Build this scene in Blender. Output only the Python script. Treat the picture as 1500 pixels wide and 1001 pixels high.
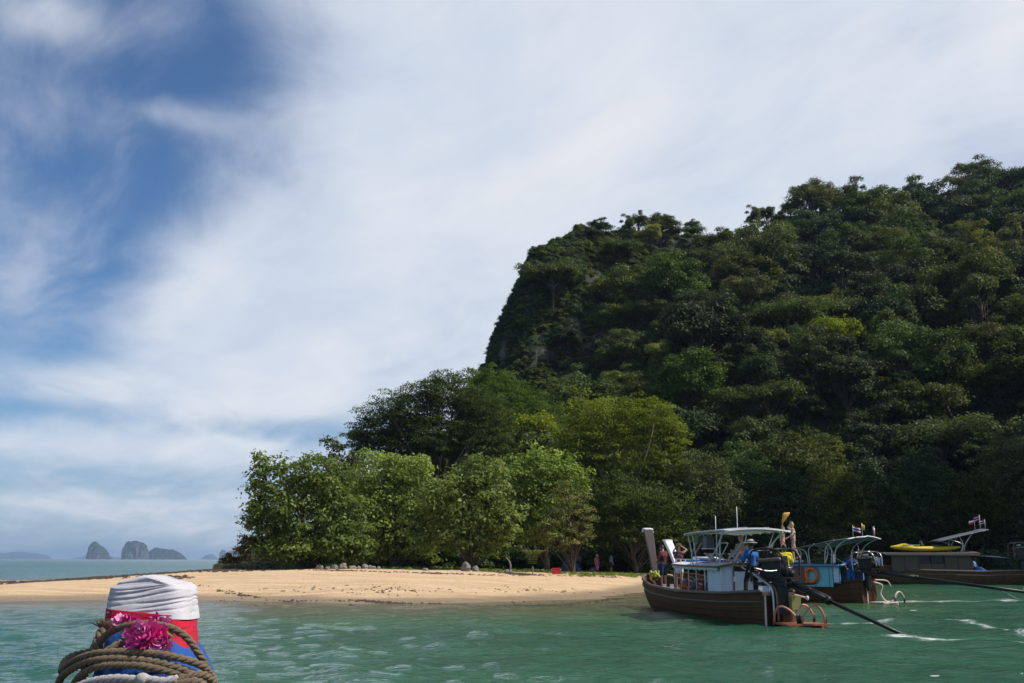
import bpy, bmesh, math
import numpy as np
from mathutils import Vector, Matrix, Euler, noise as mnoise

for _o in list(bpy.data.objects):
    bpy.data.objects.remove(_o)
scene = bpy.context.scene
COL = scene.collection
rng = np.random.default_rng(7)

# ------------------------------------------------------------------ camera
CAM_H = 1.85
FPX = 1458.0            # 35 mm lens, 1500 px wide photograph
PITCH = math.atan(320.5 / FPX)
cam_d = bpy.data.cameras.new('camera')
cam_d.lens = 35.0
cam_d.sensor_width = 36.0
cam_d.clip_start = 0.05
cam_d.clip_end = 60000.0
cam = bpy.data.objects.new('camera', cam_d)
COL.objects.link(cam)
cam.location = (0, 0, CAM_H)
cam.matrix_world = (Matrix.Translation((0, 0, CAM_H)) @ Matrix.Rotation(math.pi / 2 + PITCH, 4, 'X')
                    @ Matrix.Rotation(math.radians(0.18), 4, 'Z'))
scene.camera = cam

# ------------------------------------------------------------------ light
SUN_AZ = math.radians(97.0)      # clockwise from straight ahead (+Y)
SUN_EL = math.radians(49.0)
sv = Vector((math.sin(SUN_AZ) * math.cos(SUN_EL), math.cos(SUN_AZ) * math.cos(SUN_EL), math.sin(SUN_EL)))
sun_d = bpy.data.lights.new('sun', 'SUN')
sun_d.energy = 5.0
sun_d.angle = math.radians(0.55)
sun_d.color = (1.0, 0.93, 0.82)
sun = bpy.data.objects.new('sun', sun_d)
COL.objects.link(sun)
sun.rotation_euler = sv.to_track_quat('Z', 'Y').to_euler()
sun.location = sv * 200


class NT:
    """small helper for node trees"""
    def __init__(self, tree):
        self.t = tree
        tree.nodes.clear()

    def n(self, typ, **kw):
        nd = self.t.nodes.new(typ)
        ins = kw.pop('ins', {})
        for k, v in kw.items():
            setattr(nd, k, v)
        for k, v in ins.items():
            self.put(nd.inputs[k], v)
        return nd

    def put(self, sock, v):
        if isinstance(v, bpy.types.NodeSocket):
            self.t.links.new(v, sock)
        elif isinstance(v, bpy.types.Node):
            self.t.links.new(v.outputs[0], sock)
        else:
            if sock.type == 'RGBA' and len(v) == 3:
                v = (*v, 1.0)
            sock.default_value = v

    def m(self, op, a, b=0.0, c=0.0, clamp=False):
        nd = self.n('ShaderNodeMath', operation=op, use_clamp=clamp)
        self.put(nd.inputs[0], a)
        self.put(nd.inputs[1], b)
        if op in ('MULTIPLY_ADD', 'SMOOTH_MIN'):
            self.put(nd.inputs[2], c)
        return nd.outputs[0]

    def vm(self, op, a, b=(0, 0, 0)):
        nd = self.n('ShaderNodeVectorMath', operation=op)
        self.put(nd.inputs[0], a)
        if op == 'SCALE':
            self.put(nd.inputs['Scale'], b)
        else:
            self.put(nd.inputs[1], b)
        return nd.outputs['Value'] if op in ('DOT_PRODUCT', 'LENGTH') else nd.outputs[0]

    def noise(self, vec, scale, detail=4.0, rough=0.55, dist=0.0, out='Fac'):
        nd = self.n('ShaderNodeTexNoise')
        if vec is not None:
            self.put(nd.inputs['Vector'], vec)
        self.put(nd.inputs['Scale'], scale)
        self.put(nd.inputs['Detail'], detail)
        self.put(nd.inputs['Roughness'], rough)
        self.put(nd.inputs['Distortion'], dist)
        return nd.outputs[out]

    def ramp(self, fac, lo, hi, a=0.0, b=1.0, smooth=True):
        nd = self.n('ShaderNodeMapRange', interpolation_type='SMOOTHSTEP' if smooth else 'LINEAR')
        self.put(nd.inputs['Value'], fac)
        self.put(nd.inputs['From Min'], lo)
        self.put(nd.inputs['From Max'], hi)
        self.put(nd.inputs['To Min'], a)
        self.put(nd.inputs['To Max'], b)
        return nd.outputs[0]

    def mix(self, fac, a, b):
        nd = self.n('ShaderNodeMix', data_type='RGBA')
        self.put(nd.inputs[0], fac)
        self.put(nd.inputs[6], a)
        self.put(nd.inputs[7], b)
        return nd.outputs[2]


def pdir(px, py):
    """direction in the world that the photograph's pixel looks along"""
    u = (px - 750.0) / FPX
    v = (500.5 - py) / FPX
    cp, sp = math.cos(PITCH), math.sin(PITCH)
    return Vector((u, cp - v * sp, sp + v * cp))


def P(px, py, Y):
    d = pdir(px, py)
    return Vector((0, 0, CAM_H)) + d * (Y / d.y)


def G(px, py, z=0.0):
    d = pdir(px, py)
    return Vector((0, 0, CAM_H)) + d * ((z - CAM_H) / d.z)


def proj(p):
    """pixel of a world point (roll left out)"""
    cp, sp = math.cos(PITCH), math.sin(PITCH)
    x, y, z = p[0], p[1], p[2] - CAM_H
    f = y * cp + z * sp
    return 750 + FPX * x / f, 500.5 - FPX * (z * cp - y * sp) / f, f


# ------------------------------------------------------------------ sky
world = bpy.data.worlds.new('World')
scene.world = world
world.use_nodes = True
w = NT(world.node_tree)
tc = w.n('ShaderNodeTexCoord').outputs['Generated']
sky = w.n('ShaderNodeTexSky', sky_type='NISHITA')
sky.sun_disc = False
sky.sun_elevation = SUN_EL
sky.sun_rotation = SUN_AZ
sky.air_density = 1.0
sky.dust_density = 0.6
sky.ozone_density = 2.5
sep = w.n('ShaderNodeSeparateXYZ', ins={0: tc})
zc = w.m('MAXIMUM', sep.outputs[2], 0.0)
den = w.m('ADD', zc, 0.16)
flat = w.n('ShaderNodeCombineXYZ', ins={0: w.m('DIVIDE', sep.outputs[0], den), 1: w.m('DIVIDE', sep.outputs[1], den), 2: 0.3})
# streaks drawn out along one wind direction
mp = w.n('ShaderNodeMapping', ins={'Vector': flat.outputs[0], 'Rotation': (0, 0, math.radians(28)), 'Scale': (1.35, 0.75, 1)})
warp = w.noise(mp.outputs[0], 0.9, 3, 0.5, out='Color')
wv = w.vm('ADD', mp.outputs[0], w.vm('SCALE', w.vm('SUBTRACT', warp, (0.5, 0.5, 0.5)), 0.6))
n1 = w.noise(wv, 1.1, 7, 0.55, 0.15)
mp2 = w.n('ShaderNodeMapping', ins={'Vector': wv, 'Rotation': (0, 0, math.radians(-14)), 'Scale': (0.9, 2.2, 1)})
n2 = w.noise(mp2.outputs[0], 2.1, 7, 0.58, 0.2)


def lobe(px, py, k):
    d = pdir(px, py).normalized()
    dt = w.vm('DOT_PRODUCT', w.vm('NORMALIZE', tc), tuple(d))
    return w.m('EXPONENT', w.m('MULTIPLY', w.m('SUBTRACT', dt, 1.0), k))


azm = w.m('ARCTAN2', sep.outputs[0], sep.outputs[1])
elv = w.m('ARCSINE', sep.outputs[2])


def band(px, py, sx, sy):
    """soft elongated patch round a pixel's direction: sx, sy half sizes in photograph pixels"""
    d = pdir(px, py).normalized()
    a_ = w.m('DIVIDE', w.m('SUBTRACT', azm, math.atan2(d.x, d.y)), sx / FPX)
    e_ = w.m('DIVIDE', w.m('SUBTRACT', elv, math.asin(d.z)), sy / FPX)
    return w.m('EXPONENT', w.m('MULTIPLY', w.m('ADD', w.m('MULTIPLY', a_, a_), w.m('MULTIPLY', e_, e_)), -1.0))


field = w.m('MULTIPLY_ADD', n1, 0.92, w.m('MULTIPLY', n2, 0.58))
bias = -0.03
for (px, py, k, a) in ((1050, 230, 14, 0.42), (520, 430, 55, 0.30), (250, 430, 160, 0.24), (330, 540, 260, 0.16),
                       (190, 110, 60, -0.20), (10, 330, 160, -0.40), (110, 245, 220, -0.22), (210, 300, 260, -0.22), (300, 70, 200, -0.14), (620, 90, 60, 0.16), (980, 200, 700, -0.10)):
    bias = w.m('ADD', bias, w.m('MULTIPLY', lobe(px, py, k), a))
for (px, py, sx, sy, a) in ((215, 165, 120, 26, 0.30), (60, 25, 130, 45, 0.34), (20, 110, 90, 40, 0.16), (120, 545, 260, 26, 0.20), (400, 632, 170, 24, -0.42), (30, 600, 120, 16, -0.26),
                            (110, 655, 190, 22, 0.34), (330, 650, 60, 10, 0.22), (300, 705, 260, 18, -0.12), (150, 740, 260, 20, 0.10)):
    bias = w.m('ADD', bias, w.m('MULTIPLY', band(px, py, sx, sy), a))
dens = w.ramp(w.m('ADD', field, bias), 0.53, 1.16)
dens = w.m('MULTIPLY', dens, 0.94)
# a thin high veil of drawn-out streaks over the whole sky
mp3 = w.n('ShaderNodeMapping', ins={'Vector': wv, 'Rotation': (0, 0, math.radians(-30)), 'Scale': (0.7, 1.9, 1)})
n3 = w.noise(mp3.outputs[0], 1.5, 7, 0.58, 0.3)
n4 = w.noise(mp3.outputs[0], 5.5, 6, 0.6, 0.2)
veil = w.ramp(w.m('ADD', w.m('MULTIPLY', n3, 0.8), w.m('MULTIPLY', n4, 0.2)), 0.42, 0.76, 0.0, 0.42)
dens = w.m('MAXIMUM', dens, w.m('ADD', veil, w.m('MULTIPLY', dens, 0.55), clamp=True))
# the air gets milky towards the horizon
milk = w.ramp(zc, 0.0, 0.22, 0.62, 0.0)
ctex = w.m('ADD', w.m('MULTIPLY', w.noise(wv, 2.3, 6, 0.55), 0.5), w.m('MULTIPLY', n3, 0.5))
ccol = w.mix(w.ramp(ctex, 0.3, 0.72), (6.0, 6.9, 8.3), (8.4, 8.6, 9.0))
base = w.mix(milk, w.vm('MULTIPLY', sky.outputs[0], (0.64, 0.85, 1.07)), (3.1, 4.5, 6.6))
fin = w.mix(dens, base, ccol)
bg = w.n('ShaderNodeBackground', ins={'Color': fin, 'Strength': 0.1})
wo = w.n('ShaderNodeOutputWorld')
w.t.links.new(bg.outputs[0], wo.inputs[0])

# ------------------------------------------------------------------ render settings
scene.view_settings.view_transform = 'Standard'
scene.view_settings.look = 'None'
scene.view_settings.exposure = 0.0
scene.view_settings.gamma = 1.0
scene.view_settings.use_curve_mapping = False
scene.render.engine = 'CYCLES'
scene.cycles.use_denoising = True
scene.cycles.max_bounces = 6
scene.cycles.diffuse_bounces = 2
scene.cycles.glossy_bounces = 2
scene.cycles.transmission_bounces = 4
scene.cycles.transparent_max_bounces = 8
scene.cycles.volume_bounces = 0
scene.cycles.caustics_reflective = False
scene.cycles.caustics_refractive = False
scene.cycles.sample_clamp_indirect = 4.0


# ------------------------------------------------------------------ materials
def M(name, col, rough=0.6, metal=0.0, var=0.18, scale=6.0, bump=0.0, bscale=30.0, spec=0.4, coat=0.0):
    m = bpy.data.materials.new(name)
    m.use_nodes = True
    t = NT(m.node_tree)
    co = t.n('ShaderNodeTexCoord').outputs['Object']
    nz = t.noise(co, scale, 5, 0.6)
    nz2 = t.noise(co, scale * 7.3, 3, 0.6)
    f = t.m('MULTIPLY_ADD', nz2, 0.35, t.m('MULTIPLY', nz, 0.65))
    f = t.ramp(f, 0.3, 0.7, smooth=False)
    c = t.mix(f, tuple(x * (1 - var) for x in col), tuple(min(1, x * (1 + var)) for x in col))
    b = t.n('ShaderNodeBsdfPrincipled', ins={'Base Color': c, 'Metallic': metal,
            'Roughness': t.ramp(nz, 0.3, 0.7, max(0.02, rough - 0.08), min(1, rough + 0.1)),
            'Specular IOR Level': spec, 'Coat Weight': coat})
    if bump > 0:
        bn = t.n('ShaderNodeBump', ins={'Height': t.noise(co, bscale, 4, 0.6), 'Strength': bump, 'Distance': 0.02})
        t.put(b.inputs['Normal'], bn.outputs[0])
    o = t.n('ShaderNodeOutputMaterial')
    t.t.links.new(b.outputs[0], o.inputs[0])
    return m


def leaf_mat(name, dark, light, trans=0.35, gloss=0.35, rough=0.45, vary=1.0):
    m = bpy.data.materials.new(name)
    m.use_nodes = True
    t = NT(m.node_tree)
    tone = t.n('ShaderNodeAttribute', attribute_name='tone').outputs['Fac']
    rnd = t.n('ShaderNodeObjectInfo').outputs['Random']
    f = t.m('ADD', t.m('MULTIPLY', tone, 0.75), t.m('MULTIPLY', rnd, 0.35), clamp=True)
    c = t.mix(f, dark, light)
    hs = t.n('ShaderNodeHueSaturation', ins={'Color': c, 'Hue': t.ramp(t.m('FRACT', t.m('MULTIPLY', rnd, 7.31)), 0, 1, 0.5 - 0.025 * vary, 0.5 + 0.015 * vary, False),
             'Saturation': t.ramp(t.m('FRACT', t.m('MULTIPLY', rnd, 3.7)), 0, 1, 1 - 0.2 * vary, 1 + 0.08 * vary, False),
             'Value': t.ramp(t.m('FRACT', t.m('MULTIPLY', rnd, 11.7)), 0, 1, 1 - 0.25 * vary, 1 + 0.2 * vary, False)})
    c = hs.outputs[0]
    b = t.n('ShaderNodeBsdfPrincipled', ins={'Base Color': c, 'Roughness': rough, 'Specular IOR Level': gloss})
    tr = t.n('ShaderNodeBsdfTranslucent', ins={'Color': t.vm('MULTIPLY', c, (1.25, 1.3, 0.55))})
    mx = t.n('ShaderNodeMixShader', ins={0: trans, 1: b.outputs[0], 2: tr.outputs[0]})
    o = t.n('ShaderNodeOutputMaterial')
    t.t.links.new(mx.outputs[0], o.inputs[0])
    return m


# ------------------------------------------------------------------ mesh helpers
class MB:
    def __init__(self):
        self.v, self.f = [], []

    def add(self, vs, fs):
        o = len(self.v)
        self.v += [tuple(p) for p in vs]
        self.f += [tuple(i + o for i in q) for q in fs]
        return self

    def box(self, c, s, rot=None, taper=None):
        hx, hy, hz = s[0] / 2, s[1] / 2, s[2] / 2
        R = rot if rot is not None else Matrix.Identity(3)
        vs = []
        for z in (-1, 1):
            k = (taper if (taper and z > 0) else 1.0)
            for x, y in ((-1, -1), (1, -1), (1, 1), (-1, 1)):
                vs.append(Vector(c) + R @ Vector((x * hx * k, y * hy * k, z * hz)))
        return self.add(vs, [(0, 3, 2, 1), (4, 5, 6, 7), (0, 1, 5, 4), (1, 2, 6, 5), (2, 3, 7, 6), (3, 0, 4, 7)])

    def tube(self, pts, r, n=8, cap=True, closed=False):
        pts = [Vector(p) for p in pts]
        m = len(pts)
        rs = r if isinstance(r, (list, tuple)) else [r] * m
        vs, fs = [], []
        up = None
        for i, p in enumerate(pts):
            if closed:
                d = pts[(i + 1) % m] - pts[i - 1]
            else:
                d = pts[min(i + 1, m - 1)] - pts[max(i - 1, 0)]
            d = d.normalized() if d.length > 1e-9 else Vector((0, 0, 1))
            if up is None:
                up = Vector((0, 0, 1)) if abs(d.z) < 0.9 else Vector((1, 0, 0))
            a = d.cross(up)
            a = a.normalized() if a.length > 1e-6 else d.orthogonal().normalized()
            b = a.cross(d).normalized()
            up = b
            for k in range(n):
                t = 2 * math.pi * k / n
                vs.append(p + (a * math.cos(t) + b * math.sin(t)) * rs[i])
        for i in range(m if closed else m - 1):
            j = (i + 1) % m
            for k in range(n):
                k2 = (k + 1) % n
                fs.append((i * n + k, i * n + k2, j * n + k2, j * n + k))
        if cap and not closed:
            fs.append(tuple(range(n))[::-1])
            fs.append(tuple((m - 1) * n + k for k in range(n)))
        return self.add(vs, fs)

    def ell(self, c, r, n=12, m=8, rot=None):
        R = rot if rot is not None else Matrix.Identity(3)
        vs, fs = [], []
        c = Vector(c)
        for i in range(m + 1):
            th = math.pi * i / m
            for k in range(n):
                t = 2 * math.pi * k / n
                vs.append(c + R @ Vector((r[0] * math.sin(th) * math.cos(t), r[1] * math.sin(th) * math.sin(t), r[2] * math.cos(th))))
        for i in range(m):
            for k in range(n):
                k2 = (k + 1) % n
                fs.append((i * n + k, (i + 1) * n + k, (i + 1) * n + k2, i * n + k2))
        return self.add(vs, fs)

    def cap(self, p0, p1, r0, r1, n=10):
        """tapered limb with round ends"""
        p0, p1 = Vector(p0), Vector(p1)
        d = p1 - p0
        L = d.length
        d = d / L if L > 1e-6 else Vector((0, 0, 1))
        pts, rs = [], []
        for a in (-1.0, -0.8, -0.45):
            pts.append(p0 + d * a * r0)
            rs.append(max(0.002, r0 * math.sqrt(max(0, 1 - a * a))))
        pts += [p0, p1]
        rs += [r0, r1]
        for a in (0.45, 0.8, 1.0):
            pts.append(p1 + d * a * r1)
            rs.append(max(0.002, r1 * math.sqrt(max(0, 1 - a * a))))
        return self.tube(pts, rs, n)

    def grid(self, fn, nu, nv, thick=0.0):
        vs = [fn(i / nu, j / nv) for i in range(nu + 1) for j in range(nv + 1)]
        fs = [(i * (nv + 1) + j, (i + 1) * (nv + 1) + j, (i + 1) * (nv + 1) + j + 1, i * (nv + 1) + j + 1) for i in range(nu) for j in range(nv)]
        if thick:
            k = len(vs)
            vs = vs + [Vector(p) - Vector((0, 0, thick)) for p in vs]
            fs += [tuple(q + k for q in reversed(f)) for f in fs]
            per = [(i, 0) for i in range(nu)] + [(nu, j) for j in range(nv)] + [(i, nv) for i in range(nu, 0, -1)] + [(0, j) for j in range(nv, 0, -1)]
            ids = [i * (nv + 1) + j for i, j in per]
            for a in range(len(ids)):
                b = (a + 1) % len(ids)
                fs.append((ids[b], ids[a], ids[a] + k, ids[b] + k))
        return self.add(vs, fs)

    def mesh(self, name, mat, smooth=False):
        me = bpy.data.meshes.new(name)
        me.from_pydata(self.v, [], self.f)
        if mat:
            me.materials.append(mat)
        if smooth:
            me.polygons.foreach_set('use_smooth', [True] * len(me.polygons))
        me.update()
        return me

    def build(self, name, mat, parent=None, smooth=False):
        o = bpy.data.objects.new(name, self.mesh(name, mat, smooth))
        COL.objects.link(o)
        o.parent = parent
        return o


def np_mesh(name, V, F, mat, smooth=False, attrs=None):
    me = bpy.data.meshes.new(name)
    V = np.asarray(V, dtype=np.float32)
    F = np.asarray(F, dtype=np.int32)
    k = F.shape[1]
    me.vertices.add(len(V))
    me.vertices.foreach_set('co', V.ravel())
    me.loops.add(F.size)
    me.loops.foreach_set('vertex_index', F.ravel())
    me.polygons.add(len(F))
    me.polygons.foreach_set('loop_start', np.arange(0, F.size, k, dtype=np.int32))
    me.polygons.foreach_set('loop_total', np.full(len(F), k, dtype=np.int32))
    if smooth:
        me.polygons.foreach_set('use_smooth', np.ones(len(F), dtype=bool))
    me.update(calc_edges=True)
    for an, (dom, arr) in (attrs or {}).items():
        at = me.attributes.new(an, 'FLOAT', dom)
        at.data.foreach_set('value', np.asarray(arr, dtype=np.float32))
    if mat:
        me.materials.append(mat)
    return me


def link(name, me, parent=None):
    o = bpy.data.objects.new(name, me)
    COL.objects.link(o)
    o.parent = parent
    return o


def empty(name, loc=(0, 0, 0), rz=0.0):
    o = bpy.data.objects.new(name, None)
    COL.objects.link(o)
    o.empty_display_size = 0.3
    o.location = loc
    o.rotation_euler = (0, 0, rz)
    return o


def tag(o, label=None, cat=None, group=None, kind=None):
    if label:
        o['label'] = label
    if cat:
        o['category'] = cat
    if group:
        o['group'] = group
    if kind:
        o['kind'] = kind
    return o


def spline(pts, n=8, closed=False):
    """Catmull-Rom through the points"""
    pts = [Vector(p) for p in pts]
    m = len(pts)
    out = []
    for i in range(m if closed else m - 1):
        g = (lambda k: pts[k % m]) if closed else (lambda k: pts[max(0, min(m - 1, k))])
        p0, p1, p2, p3 = g(i - 1), g(i), g(i + 1), g(i + 2)
        for k in range(n):
            t = k / n
            out.append(0.5 * ((2 * p1) + (p2 - p0) * t + (2 * p0 - 5 * p1 + 4 * p2 - p3) * t * t + (3 * p1 - p0 - 3 * p2 + p3) * t ** 3))
    if not closed:
        out.append(pts[-1])
    return out


def fbm(x, y, z=0.0, o=4):
    return mnoise.fractal(Vector((x, y, z)), 1.0, 2.0, o)
# ================================================================== SETTING
def poly_dist(x, y, pts):
    d = np.full(x.shape, 1e9)
    for (x0, y0), (x1, y1) in zip(pts[:-1], pts[1:]):
        dx, dy = x1 - x0, y1 - y0
        t = np.clip(((x - x0) * dx + (y - y0) * dy) / (dx * dx + dy * dy), 0, 1)
        d = np.minimum(d, np.hypot(x - x0 - t * dx, y - y0 - t * dy))
    return d


NEAR = [(-400., 30.), (-90., 41.)] + [tuple(G(a, b)[:2]) for a, b in ((0, 884), (150, 881), (330, 881), (520, 885), (700, 883), (870, 877), (945, 866), (1010, 853))] \
    + [(27., 104.), (50., 110.), (90., 112.), (400., 112.)]
FAR = [(-400., 70.), (-90., 78.)] + [tuple(G(a, b)[:2]) for a, b in ((0, 854), (140, 851), (250, 848.5), (325, 845))] \
    + [(-29.5, 122.), (-29., 160.), (-24., 230.), (-10., 330.), (60., 420.), (400., 440.)]


def smooth(a, b, x):
    t = np.clip((x - a) / (b - a), 0, 1)
    return t * t * (3 - 2 * t)


def sn(x, y, s, seed=0):
    """cheap smooth pseudo-noise from sines, about -1..1"""
    r = np.random.default_rng(100 + seed)
    o = 0
    for k in range(7):
        a = r.uniform(0, 6.28)
        f = s * (0.6 + 0.35 * k)
        o = o + np.sin((x * math.cos(a) + y * math.sin(a)) * f + r.uniform(0, 6.28) + 1.3 * np.sin((y * math.cos(a) - x * math.sin(a)) * f * 0.7))
    return o / 3.6


def ground(x, y):
    x = np.asarray(x, float)
    y = np.asarray(y, float)
    nx, ny = zip(*NEAR)
    fx, fy = zip(*FAR)
    sn_ = np.where(y > np.interp(x, nx, ny), 1, -1)
    sf_ = np.where(y < np.interp(x, fx, fy), 1, -1)
    D = np.minimum(poly_dist(x, y, NEAR) * sn_, poly_dist(x, y, FAR) * sf_)
    D = D + 0.35 * sn(x, y, 0.5, 3)
    hm = 0.42 + 0.9 * smooth(-34, -20, x)
    up = hm * (1 - np.exp(-np.maximum(D, 0) / 15.0))
    dn = -0.045 * np.minimum(np.maximum(-D, 0), 6) - 0.075 * np.clip(-D - 6, 0, 45)
    z = np.where(D > 0, up, dn)
    return z + np.where(D > 2, 0.018 * sn(x, y, 1.3, 1) + 0.03 * sn(x, y, 0.35, 2), 0.0)


def gz(x, y):
    return float(ground(np.array([x]), np.array([y]))[0])


# --- ground sheet: sea bed, spit and beach in one
def axis(parts):
    a = []
    for lo, hi, st in parts:
        a += list(np.arange(lo, hi, st))
    return np.array(a + [parts[-1][1]])


gx = axis([(-400, -90, 10), (-90, -45, 1.5), (-45, 30, 0.6), (30, 80, 1.5), (80, 400, 10)])
gy = axis([(-60, 30, 6), (30, 40, 1), (40, 110, 0.5), (110, 170, 3), (170, 440, 15)])
XX, YY = np.meshgrid(gx, gy, indexing='ij')
ZZ = ground(XX, YY)
nx_, ny_ = XX.shape
ii = np.arange(nx_ * ny_).reshape(nx_, ny_)
FF = np.stack([ii[:-1, :-1], ii[1:, :-1], ii[1:, 1:], ii[:-1, 1:]], -1).reshape(-1, 4)

m = bpy.data.materials.new('beach_sand')
m.use_nodes = True
t = NT(m.node_tree)
geo = t.n('ShaderNodeNewGeometry').outputs['Position']
pz = t.n('ShaderNodeSeparateXYZ', ins={0: geo}).outputs[2]
str_ = t.n('ShaderNodeMapping', ins={'Vector': geo, 'Scale': (0.35, 1.3, 1)})
na = t.noise(str_.outputs[0], 0.8, 6, 0.65)
nb = t.noise(geo, 6.0, 5, 0.7)
nc = t.noise(geo, 45.0, 2, 0.6)
c = t.mix(t.ramp(na, 0.3, 0.7), (0.57, 0.38, 0.20), (0.78, 0.56, 0.345))
c = t.mix(t.ramp(nb, 0.35, 0.75, 0, 0.35), c, (0.80, 0.60, 0.41))
c = t.mix(t.ramp(nc, 0.60, 0.75, 0, 0.5), c, (0.24, 0.16, 0.10))
c = t.mix(t.ramp(t.noise(t.n('ShaderNodeMapping', ins={'Vector': geo, 'Scale': (0.12, 1.0, 1)}).outputs[0], 1.3, 6, 0.7, 0.5), 0.56, 0.72, 0, 0.45), c, (0.42, 0.28, 0.155))
wet = t.ramp(t.m('ADD', pz, t.m('MULTIPLY', na, 0.14)), 0.15, 0.33, 1.0, 0.0)
c = t.mix(t.m('MULTIPLY', wet, 0.75), c, (0.21, 0.145, 0.085))
bs = t.n('ShaderNodeBsdfPrincipled', ins={'Base Color': c, 'Roughness': t.ramp(wet, 0, 1, 0.92, 0.45), 'Specular IOR Level': 0.25})
bp = t.n('ShaderNodeBump', ins={'Height': t.m('ADD', t.m('MULTIPLY', t.noise(geo, 2.6, 6, 0.7), 1.0), t.m('MULTIPLY', nc, 0.15)), 'Strength': 1.0, 'Distance': 0.2})
t.put(bs.inputs['Normal'], bp.outputs[0])
t.t.links.new(bs.outputs[0], t.n('ShaderNodeOutputMaterial').inputs[0])
SAND = m
beach = link('beach', np_mesh('beach', np.stack([XX, YY, ZZ], -1).reshape(-1, 3), FF, SAND, True))
tag(beach, 'golden sand spit and beach running down into the green shallows', kind='structure')

# --- hill
RIDGE = [(430, 800, 0), (520, 760, 0), (560, 735, 0), (610, 690, 0), (660, 640, 0), (702, 570, 0), (718, 540, 0), (730, 500, 0), (756, 430, 0), (780, 378, 0),
         (808, 360, 1), (850, 337, 1.5), (900, 333, 4), (960, 322, 4.5), (1060, 340, 3), (1100, 325, 5), (1140, 300, 6.5), (1210, 275, 7), (1300, 290, 7),
         (1360, 272, 8), (1460, 243, 8), (1560, 240, 8), (1750, 215, 8), (2100, 180, 8)]


def yr_of(x):
    return np.interp(x, [-40, -5, 10, 60, 120, 200], [175, 200, 208, 222, 236, 250])


def yb_of(x):
    return np.interp(x, [-40, -25, -12, 0, 30, 60, 90, 130, 300], [140, 132, 122, 115, 116, 119, 118, 112, 110])


_rt = []
for a, b, c_ in RIDGE:
    Y = 205.0
    for _ in range(6):
        q = P(a, b, Y)
        Y = float(yr_of(q.x))
    _rt.append((q.x, max(0.2, q.z - c_)))
RX, RH = [q[0] for q in _rt], [q[1] for q in _rt]
RX, RH = np.array(RX), np.array(RH)


def hill(x, y):
    x = np.asarray(x, float)
    y = np.asarray(y, float)
    H = np.interp(x, RX, RH)
    yr, yb = yr_of(x), yb_of(x)
    s = (y - yb) / (yr - yb)
    soft = np.clip(s, 0, 1)
    p1 = soft ** 0.95 + 0.05 * np.sin(soft * math.pi * 2.0)
    p2 = np.where(soft < 0.62, 0.45 * (soft / 0.62) ** 1.1, 0.45 + 0.55 * smooth(0.60, 0.86, soft))
    wc = 1 - smooth(8, 34, x)
    p = p1 * (1 - wc) + p2 * wc
    p = np.where(s > 1, 1 - 0.55 * np.clip(s - 1, 0, 1.2) ** 1.5, p)
    rough = smooth(0, 0.15, s) * (1 - 0.75 * np.exp(-((s - 1) / 0.12) ** 2))
    z = H * p * (1 - wc + wc * np.clip(y / yr, 0, 1)) + rough * (np.minimum(H, 40) / 40) * (3.6 * sn(x, y, 0.11, 11) + 1.7 * sn(x, y, 0.3, 12))
    shade_spur = 76 * smooth(66, 90, x) * np.exp(-((y - 97) / 23.0) ** 2) * (1 + 0.10 * sn(x, y, 0.2, 15)) - 1.0  # out-of-view spur added to shade the right-hand trees and the dark boat
    z = np.where(s < 0, 0.0, z)
    return np.maximum(z, np.where(x > 60, shade_spur, 0.0)) + ground(x, y) * np.where(s < 0.1, 1, 0) - 0.25 + 0.25 * smooth(0, 0.1, s) + np.where(s >= 0.1, 1.0, 0.0)


hx = axis([(-42, 40, 1.25), (40, 130, 2.0), (130, 260, 6)])
hy = axis([(60, 108, 3.0), (108, 240, 1.5), (240, 360, 6)])
XX, YY = np.meshgrid(hx, hy, indexing='ij')
ZZ = hill(XX, YY)
# craggy limestone: horizontal and depth wobble
XD = XX + 0.9 * sn(YY, ZZ, 0.45, 21) * smooth(4, 14, ZZ)
YD = YY + 1.3 * sn(XX, ZZ, 0.42, 22) * smooth(4, 14, ZZ)
nx_, ny_ = XX.shape
ii = np.arange(nx_ * ny_).reshape(nx_, ny_)
FF = np.stack([ii[:-1, :-1], ii[1:, :-1], ii[1:, 1:], ii[:-1, 1:]], -1).reshape(-1, 4)
m = bpy.data.materials.new('limestone_and_soil')
m.use_nodes = True
t = NT(m.node_tree)
gn = t.n('ShaderNodeNewGeometry')
geo = gn.outputs['Position']
steep = t.n('ShaderNodeSeparateXYZ', ins={0: gn.outputs['Normal']}).outputs[2]
mpv = t.n('ShaderNodeMapping', ins={'Vector': geo, 'Scale': (1, 1, 0.35)})
na = t.noise(mpv.outputs[0], 0.5, 8, 0.65)
rock = t.mix(t.ramp(na, 0.3, 0.7), (0.035, 0.036, 0.032), (0.13, 0.125, 0.11))
soil = t.mix(t.noise(geo, 0.9, 5, 0.6), (0.018, 0.026, 0.010), (0.045, 0.062, 0.02))
c = t.mix(t.ramp(t.m('ADD', steep, t.m('MULTIPLY', na, 0.4)), 0.62, 0.8), rock, soil)
bs = t.n('ShaderNodeBsdfPrincipled', ins={'Base Color': c, 'Roughness': 0.9, 'Specular IOR Level': 0.2})
bp = t.n('ShaderNodeBump', ins={'Height': na, 'Strength': 1.0, 'Distance': 1.2})
t.put(bs.inputs['Normal'], bp.outputs[0])
t.t.links.new(bs.outputs[0], t.n('ShaderNodeOutputMaterial').inputs[0])
HILLM = m
hill_o = link('hill', np_mesh('hill', np.stack([XD, YD, ZZ], -1).reshape(-1, 3), FF, HILLM, False))
tag(hill_o, 'steep limestone hill with a bare cliff edge behind the beach', kind='structure')


def hz(x, y):
    return float(hill(np.array([x]), np.array([y]))[0])


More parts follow.
